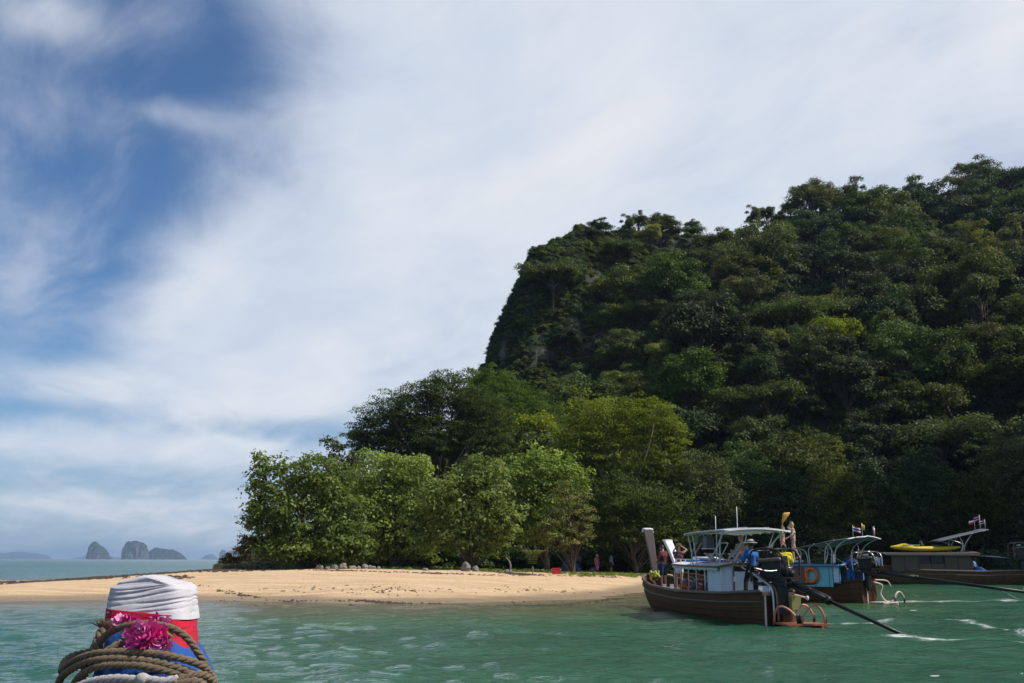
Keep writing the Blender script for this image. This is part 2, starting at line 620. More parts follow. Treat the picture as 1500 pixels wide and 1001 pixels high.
# --- sea: one sheet out to the horizon, finer near the camera
def geom(lo, hi, ratio):
    a = [lo]
    while a[-1] < hi:
        a.append(a[-1] * ratio)
    return a


rad = np.array([0.05, 1.0, 2.0] + geom(2.9, 150, 1.0062) + geom(155, 21000, 1.09))
ang = np.concatenate([np.arange(-180, -32, 4.0), np.arange(-32, 32, 0.125), np.arange(33, 180.1, 4.0)])
ang[-1] = 180
ang = np.radians(np.unique(ang))
RR, AA = np.meshgrid(rad, ang, indexing='ij')
WX, WY = RR * np.sin(AA), RR * np.cos(AA)
WZ = np.zeros_like(WX)
space = np.maximum(np.gradient(rad)[:, None], RR * 0.0022)
wr = np.random.default_rng(5)
for k in range(54):
    lam = 0.32 * (9.0 / 0.32) ** (k / 53.0)
    th = math.radians(200 + wr.normal(0, 38))
    amp = 0.0072 * lam ** 0.70 / (1 + (lam / 4.0) ** 2)
    fall = np.clip((lam / space - 2.6) / 2.5, 0, 1)
    ph = wr.uniform(0, 6.28)
    arg = (WX * math.sin(th) + WY * math.cos(th)) * 2 * math.pi / lam + ph + 0.8 * np.sin((WX * math.cos(th) - WY * math.sin(th)) * 2 * math.pi / lam * 0.23 + ph * 2)
    WZ += amp * np.sin(arg) * fall
GD = ground(WX, WY)
depth = np.where(RR > 380, 6.0, np.maximum(-GD, 0) + 0.0)
WZ *= np.clip(depth / 0.35, 0.12, 1) * np.clip(1.2 - RR / 500, 0.2, 1)
WZ = np.minimum(WZ, np.clip(depth * 0.4, 0.004, 1))
foam = np.zeros_like(WX)


def add_foam(pts, wd, amp):
    global foam
    foam = np.maximum(foam, amp * np.exp(-(poly_dist(WX, WY, pts) / wd) ** 2))


gp = lambda *q: [tuple(G(a, b)[:2]) for a, b in q]
add_foam(gp((1318, 931), (1400, 937), (1470, 939), (1530, 942)), 0.60, 1.0)
add_foam(gp((1390, 905), (1460, 917), (1530, 930)), 0.35, 0.85)
add_foam(gp((1150, 916), (1210, 913), (1300, 908)), 0.5, 0.85)
add_foam(gp((1262, 884), (1300, 881), (1340, 880)), 0.4, 0.7)
add_foam(gp((1320, 880), (1400, 879), (1530, 876)), 0.9, 0.85)
add_foam([(p[0], p[1] + 2.2) for p in FAR[1:5]], 1.6, 1.35)
add_foam([(p[0], p[1] + 8) for p in FAR[1:6]], 1.6, 0.42)
add_foam([(-700, 620), (-400, 640), (-100, 655)], 14, 0.8)
add_foam([(-1200, 1200), (-300, 1250)], 24, 0.8)
add_foam([(p[0], p[1] - 0.7) for p in NEAR[4:9]], 0.55, 0.42)
nr, na_ = WX.shape
ii = np.arange(nr * na_).reshape(nr, na_)
FF = np.stack([ii[:-1, :-1], ii[:-1, 1:], ii[1:, 1:], ii[1:, :-1]], -1).reshape(-1, 4)
m = bpy.data.materials.new('sea_water')
m.use_nodes = True
t = NT(m.node_tree)
geo = t.n('ShaderNodeNewGeometry').outputs['Position']
dp = t.n('ShaderNodeAttribute', attribute_name='depth').outputs['Fac']
fo = t.n('ShaderNodeAttribute', attribute_name='foam').outputs['Fac']
patch = t.noise(t.n('ShaderNodeMapping', ins={'Vector': geo, 'Scale': (0.10, 0.22, 1)}).outputs[0], 1.0, 4, 0.55)
bump_v = t.n('ShaderNodeMapping', ins={'Vector': geo, 'Rotation': (0, 0, 0.35), 'Scale': (0.75, 1.5, 1)}).outputs[0]
h1 = t.noise(bump_v, 3.0, 5, 0.62, 0.3)
h2 = t.noise(bump_v, 10.0, 3, 0.6, 0.3)
hh = t.m('ADD', t.m('MULTIPLY', h1, 1.0), t.m('MULTIPLY', h2, 0.30))
bp = t.n('ShaderNodeBump', ins={'Height': hh, 'Strength': 1.0, 'Distance': 0.075})
deepc = t.mix(t.ramp(patch, 0.3, 0.7), (0.010, 0.064, 0.029), (0.020, 0.096, 0.045))
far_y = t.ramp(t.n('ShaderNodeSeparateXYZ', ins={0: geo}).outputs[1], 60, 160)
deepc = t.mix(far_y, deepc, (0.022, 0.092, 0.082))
body = t.mix(t.ramp(dp, 0.1, 1.3), (0.085, 0.125, 0.05), deepc)
dif = t.n('ShaderNodeBsdfDiffuse', ins={'Color': body})
trn = t.n('ShaderNodeBsdfTransparent', ins={'Color': (0.88, 0.92, 0.84)})
mx1 = t.n('ShaderNodeMixShader', ins={0: t.ramp(dp, 0.0, 0.75, 0.05, 1.0, False), 1: trn.outputs[0], 2: dif.outputs[0]})
gl = t.n('ShaderNodeBsdfGlossy', ins={'Roughness': t.ramp(t.vm('LENGTH', geo), 60, 400, 0.045, 0.30), 'Normal': bp.outputs[0], 'Color': (0.95, 0.97, 1.0)})
fr = t.n('ShaderNodeFresnel', ins={'IOR': 1.33, 'Normal': bp.outputs[0]})
frd = t.m('MULTIPLY', fr.outputs[0], t.ramp(t.vm('LENGTH', geo), 40, 300, 1.0, 0.62))
mx2 = t.n('ShaderNodeMixShader', ins={0: frd, 1: mx1.outputs[0], 2: gl.outputs[0]})
fn = t.noise(t.n('ShaderNodeMapping', ins={'Vector': geo, 'Scale': (1.0, 2.2, 1)}).outputs[0], 5.0, 6, 0.75, 0.6)
fm = t.ramp(t.m('ADD', t.m('MULTIPLY', fo, 0.52), fn), 0.82, 1.16)
fm = t.m('MULTIPLY', fm, t.m('GREATER_THAN', fo, 0.03))
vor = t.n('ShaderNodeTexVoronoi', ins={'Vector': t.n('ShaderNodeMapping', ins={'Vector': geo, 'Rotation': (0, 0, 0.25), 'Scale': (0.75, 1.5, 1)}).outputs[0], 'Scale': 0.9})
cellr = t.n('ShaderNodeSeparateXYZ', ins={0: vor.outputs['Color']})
glint_fleck = t.m('MULTIPLY', t.m('LESS_THAN', vor.outputs['Distance'], t.m('MULTIPLY', cellr.outputs[1], 0.11)), t.m('GREATER_THAN', cellr.outputs[0], 0.62))  # pale flecks painted for sky glints on the ripples, mixed in as foam
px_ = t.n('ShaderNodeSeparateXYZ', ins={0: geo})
glint_fleck = t.m('MULTIPLY', glint_fleck, t.m('MULTIPLY', t.ramp(px_.outputs[0], -1.0, 3.0), t.ramp(px_.outputs[1], 48, 36)))
fm = t.m('MAXIMUM', fm, t.m('MULTIPLY', glint_fleck, 0.75))
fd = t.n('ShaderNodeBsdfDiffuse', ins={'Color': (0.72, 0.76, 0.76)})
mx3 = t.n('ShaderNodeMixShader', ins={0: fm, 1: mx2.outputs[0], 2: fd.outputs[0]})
t.t.links.new(mx3.outputs[0], t.n('ShaderNodeOutputMaterial').inputs[0])
SEA = m
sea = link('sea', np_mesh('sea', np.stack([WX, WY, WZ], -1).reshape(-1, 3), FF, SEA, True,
                         {'depth': ('POINT', depth.ravel()), 'foam': ('POINT', foam.ravel())}))
tag(sea, 'green rippled sea water, paler and bluer towards the horizon', kind='structure')


# --- karst islands on the horizon
def island(prof, Y, label, seed, name='rock_island', grp='islands on the horizon'):
    pts = [P(a, 820 - h * 1.0, Y) for a, h in prof]
    base = P(prof[0][0], 820, Y).z
    xs = [p.x for p in pts]
    hs = [max(0.0, p.z - base) for p in pts]
    n = 70
    dep = 0.28 * (xs[-1] - xs[0]) + 20
    vs, fs = [], []
    nj = 18
    for i in range(n + 1):
        x = xs[0] + (xs[-1] - xs[0]) * i / n
        h = float(np.interp(x, xs, hs))
        e = math.sin(math.pi * min(1, max(0.0, i / n))) ** 0.4
        for j in range(nj + 1):
            q = -1 + 2 * j / nj
            prf = (1 - abs(q) ** 3.2) ** 0.8
            nz = fbm(x * 0.012 + seed, q * 2.0, seed * 3.1)
            z = h * prf * (1 + 0.10 * nz) - 3
            vs.append((x + 10 * fbm(z * 0.02, q * 3, seed), Y + q * dep * (0.35 + 0.65 * e) + 16 * fbm(x * 0.03, z * 0.035, seed + 5), z))
    for i in range(n):
        for j in range(nj):
            a = i * (nj + 1) + j
            fs.append((a, a + 1, a + nj + 2, a + nj + 1))
    o = MB().add(vs, fs).build(name, ISLM)
    return tag(o, label, 'island', grp)


m = bpy.data.materials.new('island_karst')
m.use_nodes = True
t = NT(m.node_tree)
gn = t.n('ShaderNodeNewGeometry')
geo = gn.outputs['Position']
st = t.n('ShaderNodeSeparateXYZ', ins={0: gn.outputs['Normal']}).outputs[2]
nz = t.noise(t.n('ShaderNodeMapping', ins={'Vector': geo, 'Scale': (1, 1, 0.4)}).outputs[0], 0.02, 7, 0.65)
c = t.mix(t.ramp(t.m('ADD', t.m('ABSOLUTE', st), t.m('MULTIPLY', nz, 0.5)), 0.45, 0.75), t.mix(t.ramp(nz, 0.35, 0.65), (0.06, 0.052, 0.048), (0.20, 0.15, 0.12)), (0.024, 0.038, 0.022))
bs = t.n('ShaderNodeBsdfPrincipled', ins={'Base Color': c, 'Roughness': 0.95, 'Specular IOR Level': 0.1})
bp = t.n('ShaderNodeBump', ins={'Height': nz, 'Strength': 0.8, 'Distance': 24.0})
t.put(bs.inputs['Normal'], bp.outputs[0])
t.t.links.new(bs.outputs[0], t.n('ShaderNodeOutputMaterial').inputs[0])
ISLM = m
island([(129, 0), (132, 14), (134, 21), (138, 24.5), (143, 25), (146, 21), (149, 20), (153, 17), (158, 10), (161, 5), (164, 0)], 7200,
       'twin-peaked limestone stack alone on the horizon, nearest the open sea side', 1.0)
island([(180, 0), (183, 11), (185, 22), (188, 26), (194, 27), (203, 27), (209, 25), (214, 21), (217, 12), (219, 0)], 6900,
       'tall flat-topped limestone block on the horizon, beside a low wooded island', 2.0)
island([(212, 0), (216, 8), (222, 13), (230, 17.5), (236, 16), (244, 15.5), (252, 16), (259, 13), (265, 9), (270, 4), (274, 0)], 7400,
       'low rounded wooded island adjoining the tall limestone block', 3.0)
island([(-40, 0), (-25, 7), (0, 9), (12, 7), (27, 11), (40, 9), (55, 8), (66, 5), (74, 0)], 18500,
       'faint blue island ridge low on the horizon at the edge of the picture', 4.0, 'distant_island')
island([(296, 0), (300, 5), (307, 8), (314, 7.5), (319, 3), (321, 0)], 17500,
       'faint pale blue dome island on the horizon beside two slim stacks', 5.0, 'distant_island')
island([(322, 0), (324, 9), (326, 14), (331, 14), (333, 8), (334, 0)], 11500,
       'slim blue-grey rock stack on the horizon by the tree edge', 6.0)
island([(333, 0), (335, 12), (338, 14), (343, 13), (350, 9), (356, 0)], 11800,
       'blue-grey rock stack half hidden by the leaning shore shrub', 7.0)
island([(110, 0), (118, 3), (128, 4.5), (160, 4), (175, 2.5), (182, 3.5), (188, 0)], 19000,
       'pale low island streak behind the twin-peaked limestone stack', 8.0, 'distant_island')

# --- the air
hzb = MB().box((0, 0, 67), (43000, 43000, 150))
HAZ = bpy.data.materials.new('humid_air')
HAZ.use_nodes = True
t = NT(HAZ.node_tree)
pv = t.n('ShaderNodeVolumePrincipled', ins={'Color': (0.52, 0.73, 1.0), 'Density': 0.00008, 'Anisotropy': 0.25})
t.t.links.new(pv.outputs[0], t.n('ShaderNodeOutputMaterial').inputs['Volume'])
haze = hzb.build('haze', HAZ)
tag(haze, 'thin humid sea haze that pales the far islands', kind='stuff')
# ================================================================== VEGETATION
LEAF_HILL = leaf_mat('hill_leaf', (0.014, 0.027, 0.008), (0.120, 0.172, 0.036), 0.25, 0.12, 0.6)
LEAF_HILL2 = leaf_mat('hill_leaf_olive', (0.019, 0.030, 0.007), (0.165, 0.192, 0.038), 0.28, 0.1, 0.6)
LEAF_HILL3 = leaf_mat('hill_leaf_bluish', (0.012, 0.024, 0.010), (0.090, 0.140, 0.050), 0.22, 0.14, 0.6)
LEAF_PALE = leaf_mat('hill_leaf_yellow_green', (0.045, 0.066, 0.008), (0.27, 0.30, 0.040), 0.38, 0.1, 0.6)
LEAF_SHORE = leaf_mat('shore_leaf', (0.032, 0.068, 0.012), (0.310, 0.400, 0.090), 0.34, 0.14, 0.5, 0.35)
LEAF_FEATHER = leaf_mat('feathery_leaf', (0.022, 0.050, 0.011), (0.165, 0.235, 0.045), 0.38, 0.1, 0.6)
LEAF_BRIGHT = leaf_mat('bright_leaf', (0.060, 0.090, 0.010), (0.270, 0.290, 0.045), 0.42, 0.1, 0.6, 0.3)
LEAF_BROWN = leaf_mat('drying_leaf', (0.030, 0.040, 0.010), (0.135, 0.125, 0.030), 0.3, 0.1, 0.6)
BARK = M('bark', (0.075, 0.058, 0.044), 0.9, 0, 0.35, 5, 0.6, 20)
BARK_PALE = M('pale_bark', (0.20, 0.18, 0.15), 0.85, 0, 0.3, 5, 0.5, 20)


def unit(r, n):
    v = r.normal(size=(n, 3))
    return v / np.linalg.norm(v, axis=1, keepdims=True)


def leaves(r, C, N, size, aspect=0.55, droop=0.0):
    """one bent rhombus per leaf: centres C, normals N"""
    n = len(C)
    a = np.cross(N, unit(r, n))
    a /= np.maximum(np.linalg.norm(a, axis=1, keepdims=True), 1e-6)
    b = np.cross(N, a)
    L = size * r.uniform(0.65, 1.25, (n, 1))
    W = L * aspect
    tip = C + a * L * 0.5 - np.array([0, 0, droop]) * L
    base = C - a * L * 0.5
    s1 = C + b * W * 0.5 + N * L * 0.06
    s2 = C - b * W * 0.5 + N * L * 0.06
    V = np.stack([base, s1, tip, s2], 1).reshape(-1, 3)
    F = np.arange(4 * n).reshape(n, 4)
    return V, F


def clump_leaves(r, cen, rc, k, size, flat=0.75, out=0.75, aspect=0.55, droop=0.15):
    """k leaves on and in each clump"""
    n = len(cen)
    idx = np.repeat(np.arange(n), k)
    u = unit(r, n * k)
    u[:, 2] = np.where(u[:, 2] < -0.35, -u[:, 2] * 0.6, u[:, 2])
    rr = (0.35 + 0.65 * r.uniform(0, 1, (n * k, 1)) ** 0.5)
    rad = (rc[idx] * (0.8 + 0.4 * r.uniform(size=n * k)))[:, None]
    C = cen[idx] + u * rr * rad * np.array([1, 1, flat])
    N = u * out + np.array([0, 0, 0.45]) + r.normal(size=(n * k, 3)) * 0.42
    N /= np.linalg.norm(N, axis=1, keepdims=True)
    V, F = leaves(r, C, N, size, aspect, droop)
    ct = r.uniform(0, 1, n)
    tone = np.clip(0.55 * ct[idx] + 0.45 * r.uniform(0, 1, n * k), 0, 1)
    return V, F, tone


def limb(mb, p0, p1, r0, r1, r, n=6, sag=0.12):
    p0, p1 = Vector(p0), Vector(p1)
    L = (p1 - p0).length
    mid = p0.lerp(p1, 0.5) + Vector((r.normal() * 0.08 * L, r.normal() * 0.08 * L, sag * L))
    pts = spline([p0, mid, p1], 4)
    k = len(pts)
    mb.tube(pts, [r0 + (r1 - r0) * i / (k - 1) for i in range(k)], n, cap=False)


def make_tree_meshes(seed, R, H, crown_lo, ncl, k, size, mat, flat=0.75, tall=1.0, gap=0.0, bark=BARK, shape='round'):
    """returns (trunk mesh, crown mesh), base at the origin"""
    r = np.random.default_rng(seed)
    cz = (H + crown_lo) / 2
    hz_ = (H - crown_lo) / 2
    u = unit(r, ncl)
    u[:, 2] = np.where(u[:, 2] < -0.45, np.abs(u[:, 2]), u[:, 2])
    fr = 0.55 + 0.42 * r.uniform(0, 1, ncl) ** 0.6
    wob = 1 + 0.22 * np.sin(3 * np.arctan2(u[:, 1], u[:, 0]) + r.uniform(0, 6)) + 0.15 * r.normal(size=ncl)
    if shape == 'umbrella':
        u[:, 2] = np.abs(u[:, 2]) * 0.8 + 0.05
    cen = u * (fr * wob)[:, None] * np.array([R, R, hz_]) * 0.86 + np.array([0, 0, cz])
    rc = R * r.uniform(0.25, 0.42, ncl)
    V, F, tone = clump_leaves(r, cen, rc, k, size, flat)
    crown = np_mesh('crown', V, F, mat, False, {'tone': ('FACE', tone)})
    mb = MB()
    lean = Vector((r.normal() * 0.06 * H, r.normal() * 0.06 * H, 0))
    top = Vector((0, 0, crown_lo + 0.25 * (H - crown_lo))) + lean
    pts = spline([(0, 0, -1.6), (lean.x * 0.1, lean.y * 0.1, 0), lean * 0.5 + Vector((0.2, 0, top.z * 0.55)), top], 4)
    r0 = 0.028 * H
    mb.tube(pts, [r0 * (1.25 - 0.75 * i / (len(pts) - 1)) for i in range(len(pts))], 8, cap=False)
    for i in r.choice(ncl, min(ncl, 16), replace=False):
        st = Vector(pts[int(len(pts) * r.uniform(0.6, 0.98))])
        limb(mb, st, cen[i], r0 * 0.42, r0 * 0.08, r)
    trunk = mb.mesh('trunk', bark, True)
    return trunk, crown


PROTO = []
specs = [  # R, H, crown_lo, clumps, leaves per clump, leaf size, material, flat, shape, words
    (4.6, 10.5, 2.2, 46, 202, 0.414, LEAF_HILL, 0.75, 'round', 'dark green round-crowned'),
    (3.9, 9.5, 1.6, 40, 202, 0.378, LEAF_HILL3, 0.8, 'round', 'blue-green dense'),
    (5.4, 11.0, 4.2, 50, 202, 0.396, LEAF_HILL, 0.6, 'umbrella', 'wide flat-topped dark green'),
    (3.4, 11.5, 2.0, 38, 189, 0.378, LEAF_HILL2, 0.85, 'round', 'tall narrow olive-green'),
    (4.4, 9.0, 2.0, 44, 202, 0.360, LEAF_HILL2, 0.7, 'round', 'bushy olive-green'),
    (4.2, 8.6, 2.4, 42, 216, 0.342, LEAF_PALE, 0.7, 'umbrella', 'pale yellow-green'),
    (4.9, 9.8, 1.8, 52, 189, 0.450, LEAF_HILL3, 0.7, 'round', 'broad blue-green'),
    (3.2, 8.0, 1.2, 34, 202, 0.324, LEAF_HILL, 0.85, 'round', 'small dark green'),
]
for i, (R, H, lo, nc_, k, sz, mt, fl, shp, words) in enumerate(specs):
    PROTO.append((make_tree_meshes(40 + i, R, H, lo, nc_, k, sz, mt, fl, shape=shp), R, H, words))
# thin open-crowned trees for the skyline
PROTO.append((make_tree_meshes(71, 3.4, 10.5, 4.6, 20, 130, 0.36, LEAF_HILL, 0.7, bark=BARK, shape='umbrella'), 3.4, 10.5, 'open airy-crowned'))


def plant_tree(kind, x, y, z, sc, rz, label, group, name='hill_tree', tilt=(0, 0)):
    (tm, cm), R, H, words = PROTO[kind]
    e = empty(name, (x, y, z), rz)
    e.rotation_euler = (tilt[0], tilt[1], rz)
    e.scale = (sc, sc, sc * (0.9 + 0.2 * ((x * 13.7) % 1)))
    link('trunk', tm, e)
    link('crown', cm, e)
    tag(e, label, 'tree', group)
    return e


# spots on the hill: dart throwing, only where the photograph could show them
r = np.random.default_rng(21)
spots = []
cx_, cy_ = r.uniform(-28, 122, 16000), r.uniform(114, 240, 16000)
cs_ = (cy_ - yb_of(cx_)) / (yr_of(cx_) - yb_of(cx_))
cz_ = hill(cx_, cy_)
cH_ = np.interp(cx_, RX, RH)
cq_, ck_ = r.uniform(size=16000), r.uniform(size=16000)
arr = np.zeros((0, 4))
for x, y, z, s, H, q, kk in zip(cx_, cy_, cz_, cs_, cH_, cq_, ck_):
    if s < 0.015 or s > 1.03 or H < 5 or len(spots) >= 290:
        continue
    px, py, f = proj((x, y, z + 5))
    if px < 470 or px > 1545:
        continue
    if x < 16 and s > 0.55 and (x < 7 or kk < 0.3 or s > 0.80):
        continue
    sp = 5.6 if s < 0.9 else 4.8
    if len(arr) == 0 or np.all((x - arr[:, 0]) ** 2 + (y - arr[:, 1]) ** 2 + (0.35 * (z - arr[:, 2])) ** 2 > (sp * (0.8 + 0.3 * arr[:, 3])) ** 2):
        spots.append((x, y, z, q, s))
        arr = np.vstack([arr, (x, y, z, q)])
ANCH = [(470, 'near feathery tree'), (690, 'below bare cliff'), (850, 'above bright beach tree'), (1000, 'above bow posts'), (1070, 'above white canopy'),
        (1165, 'above small flags'), (1270, 'above blue-clad boatman'), (1360, 'above yellow kayak'), (1440, 'by picture edge')]
ORD = ['first', 'second', 'third', 'fourth', 'fifth', 'sixth', 'seventh', 'eighth', 'ninth', 'tenth']
planted = {}
for (x, y, z, q, s) in spots:
    px, py, f = proj((x, y, z + 6))
    if s > 0.93:
        kind = int(r.choice([0, 1, 3, 4, 4, 7, 0, 6, 8])) if px > 1090 else int(r.choice([1, 4, 7]))
    else:
        kind = int(r.choice([0, 1, 2, 3, 4, 5, 6, 7, 0, 1, 6, 4]))
    tier = ('on hill skyline' if s > 0.9 else 'on upper hillside' if s > 0.62 else 'on mid hillside' if s > 0.32 else 'on lower hillside' if s > 0.1 else 'at hill foot')
    an = [w_ for a, w_ in ANCH if px >= a][-1] if px >= 470 else 'near feathery tree'
    sc = (0.68 + 0.75 * q ** 1.6) * (0.75 if x < 22 and s > 0.5 else 1.0) * (0.78 if s > 0.95 else 1.0) * (0.62 if (840 < px < 950 and s > 0.84) else 0.8 if (950 <= px < 1090 and s > 0.84) else 1.0)
    lb = f'{PROTO[kind][3]} tree {tier} {an}'
    e = plant_tree(kind, x, y, z - 0.3, sc, r.uniform(0, 6.28), lb, 'trees covering the hillside', tilt=(r.normal() * 0.06 + 0.08, r.normal() * 0.06))
    planted.setdefault(lb, []).append((px, e))
for lb, mem in planted.items():
    if len(mem) > 1:
        for k, (px, e) in enumerate(sorted(mem, key=lambda q_: q_[0])):
            e['label'] = f'{lb}, {ORD[min(k, 9)]} from left'

# ------------- undergrowth and the wood beyond the picture edge: one mass
bush_me = []
for sd, mt in ((301, LEAF_HILL), (302, LEAF_HILL3), (303, LEAF_HILL2)):
    rr = np.random.default_rng(sd)
    cen = unit(rr, 16) * np.array([1.5, 1.5, 1.0]) * rr.uniform(0.4, 1, (16, 1)) + np.array([0, 0, 0.9])
    V, F, tone = clump_leaves(rr, cen, rr.uniform(0.55, 0.95, 16), 75, 0.36)
    bush_me.append(np_mesh('bush', V, F, mt, False, {'tone': ('FACE', tone)}))


def scatter(name, P_, S_, R_, meshes, label):
    """one object that repeats the given meshes on points"""
    me = bpy.data.meshes.new(name)
    me.vertices.add(len(P_))
    me.vertices.foreach_set('co', np.asarray(P_, np.float32).ravel())
    for an, arr in (('sc', S_), ('rz', R_), ('pick', np.arange(len(P_)) % len(meshes))):
        at = me.attributes.new(an, 'FLOAT', 'POINT')
        at.data.foreach_set('value', np.asarray(arr, np.float32))
    o = link(name, me)
    ng = bpy.data.node_groups.new(name, 'GeometryNodeTree')
    ng.interface.new_socket('Geometry', in_out='INPUT', socket_type='NodeSocketGeometry')
    ng.interface.new_socket('Geometry', in_out='OUTPUT', socket_type='NodeSocketGeometry')
    gi, go = ng.nodes.new('NodeGroupInput'), ng.nodes.new('NodeGroupOutput')
    jn = ng.nodes.new('GeometryNodeJoinGeometry')

    def attr(nm):
        a = ng.nodes.new('GeometryNodeInputNamedAttribute')
        a.data_type = 'FLOAT'
        a.inputs[0].default_value = nm
        return a.outputs[0]
    rot = ng.nodes.new('ShaderNodeCombineXYZ')
    ng.links.new(attr('rz'), rot.inputs[2])
    for k, bm_ in enumerate(meshes):
        src = bpy.data.objects.new(name + '_source', bm_)      # never linked to the scene
        oi = ng.nodes.new('GeometryNodeObjectInfo')
        oi.inputs[0].default_value = src
        cmp_ = ng.nodes.new('FunctionNodeCompare')
        cmp_.data_type = 'FLOAT'
        cmp_.operation = 'EQUAL'
        cmp_.inputs[1].default_value = k
        cmp_.inputs['Epsilon'].default_value = 0.1
        ng.links.new(attr('pick'), cmp_.inputs[0])
        ip = ng.nodes.new('GeometryNodeInstanceOnPoints')
        ng.links.new(gi.outputs[0], ip.inputs['Points'])
        ng.links.new(cmp_.outputs[0], ip.inputs['Selection'])
        ng.links.new(oi.outputs['Geometry'], ip.inputs['Instance'])
        ng.links.new(rot.outputs[0], ip.inputs['Rotation'])
        ng.links.new(attr('sc'), ip.inputs['Scale'])
        ng.links.new(ip.outputs[0], jn.inputs[0])
    ng.links.new(jn.outputs[0], go.inputs[0])
    md = o.modifiers.new('scatter', 'NODES')
    md.node_group = ng
    tag(o, label, kind='stuff')
    return o


r = np.random.default_rng(33)
n = 5200
bx_ = r.uniform(-34, 150, n)
by_ = r.uniform(111, 246, n)
ss = (by_ - yb_of(bx_)) / (yr_of(bx_) - yb_of(bx_))
HH = np.interp(bx_, RX, RH)
ok = (ss > -0.06) & (ss < 1.06) & (HH > 1.5)
cl = (bx_ < 18) & (ss > 0.58) & (ss < 0.97)
ok &= ~(cl & (r.uniform(size=n) < 0.35))
bx_, by_, ss = bx_[ok], by_[ok], ss[ok]
# the steep face needs its own shrubs, as seen from the front
n = 4400
cx2 = r.uniform(-9, 26, n)
cs2 = r.uniform(0.50, 1.0, n)
cy2 = yb_of(cx2) + cs2 * (yr_of(cx2) - yb_of(cx2))
pick = (r.uniform(size=n) < np.where(cx2 < 5, 0.8, 0.95)) & (np.interp(cx2, RX, RH) > 12)
bx_, by_, ss = np.concatenate([bx_, cx2[pick]]), np.concatenate([by_, cy2[pick]]), np.concatenate([ss, cs2[pick]])
bz_ = hill(bx_, by_)
sc_ = r.uniform(0.5, 1.25, len(bx_)) * np.where((bx_ < 20) & (ss > 0.55), 0.72, 1.0) * np.where(ss > 0.93, np.where(bx_ < 14, 0.45, 0.9), 1.0)
scatter('undergrowth', np.stack([bx_, by_, bz_ - 0.4], -1), sc_, r.uniform(0, 6.28, len(bx_)), bush_me, 'dark shrubs and saplings filling the gaps between the hillside trees')

n = 1500
tx = r.uniform(58, 250, n)
ty = r.uniform(80, 290, n)
pxs = 750 + FPX * tx / ty
ok = (pxs > 1600) & (hill(tx, ty) > 2.0)
tx, ty = tx[ok], ty[ok]
scatter('woodland', np.stack([tx, ty, hill(tx, ty) - 0.3], -1), r.uniform(0.8, 1.25, len(tx)), r.uniform(0, 6.28, len(tx)),
        [PROTO[0][0][1], PROTO[1][0][1], PROTO[6][0][1]], 'continuous forest on the hill beyond the edge of the picture')


# ------------- beach trees, each shaped to its own crown
def lobed_tree(name, Y, lobes, trunk_px, mat, label, seed, size=0.28, dens=1.0, flat=0.7, bark=BARK, group='trees along the back of the beach', crc=0.30, droop=0.15, aspect=0.55, zbase=None, depth=0.85, limbs=18, trunks=1):
    """lobes: (px, py, rx, ry) of the crown masses in the photograph at distance Y"""
    r = np.random.default_rng(seed)
    sc = Y / FPX / math.cos(PITCH) * 1.0
    bx = P(trunk_px, 820, Y).x
    bz = (gz(bx, Y) if zbase is None else zbase)
    e = empty(name, (bx, Y, bz))
    cens, rcs = [], []
    for (px, py, rx, ry) in lobes:
        c = P(px, py, Y)
        off = r.uniform(-0.25, 0.25) * rx * sc
        nn = max(14, int(dens * rx * ry * sc * sc * 11))
        u = unit(r, nn)
        fr = (0.35 + 0.65 * r.uniform(0, 1, (nn, 1)) ** 0.5) * (1 + 0.20 * r.normal(size=(nn, 1)))
        cc = np.array([c.x - bx, off, c.z - bz]) + u * fr * np.array([rx, rx * depth, ry]) * sc * 0.92
        cens.append(cc)
        rcs.append(r.uniform(0.75, 1.25, nn) * crc * min(rx, ry) * sc * 0.9 + 0.25)
    cen = np.concatenate(cens)
    rc = np.concatenate(rcs)
    cen[:, 2] = np.maximum(cen[:, 2], 0.7)
    k = int(48 * (0.28 / size) ** 1.0)
    V, F, tone = clump_leaves(r, cen, rc, k, size, flat, droop=droop, aspect=aspect)
    V[:, 2] = np.maximum(V[:, 2], 0.03)
    link('crown', np_mesh('crown', V, F, mat, False, {'tone': ('FACE', tone)}), e)
    mb = MB()
    cm = cen.mean(0)
    top = cen[:, 2].max()
    r0 = 0.022 * top + 0.05
    for q in range(trunks):
        a = Vector((r.normal() * 0.3 * q, r.normal() * 0.3 * q, -0.5))
        end = Vector((cm[0] * 0.8 + r.normal() * 1.2 * q, cm[1] + r.normal() * q, top * 0.62))
        pts = spline([a, a + Vector((0.15, 0.1, 1.0)), a.lerp(end, 0.5) + Vector((r.normal() * 0.3, 0, 0.3)), end], 4)
        mb.tube(pts, [r0 * (1.2 - 0.85 * i / (len(pts) - 1)) for i in range(len(pts))], 8, cap=False)
        for i in r.choice(len(cen), min(limbs, len(cen)), replace=False):
            zz = cen[i][2]
            j = int(np.clip((zz / max(top, 1)) * 0.75 * len(pts), 2, len(pts) - 1))
            limb(mb, pts[j], cen[i], r0 * 0.30, r0 * 0.05, r)
    mb.build('trunk', bark, e, True)
    tag(e, label, 'tree', group)
    return e


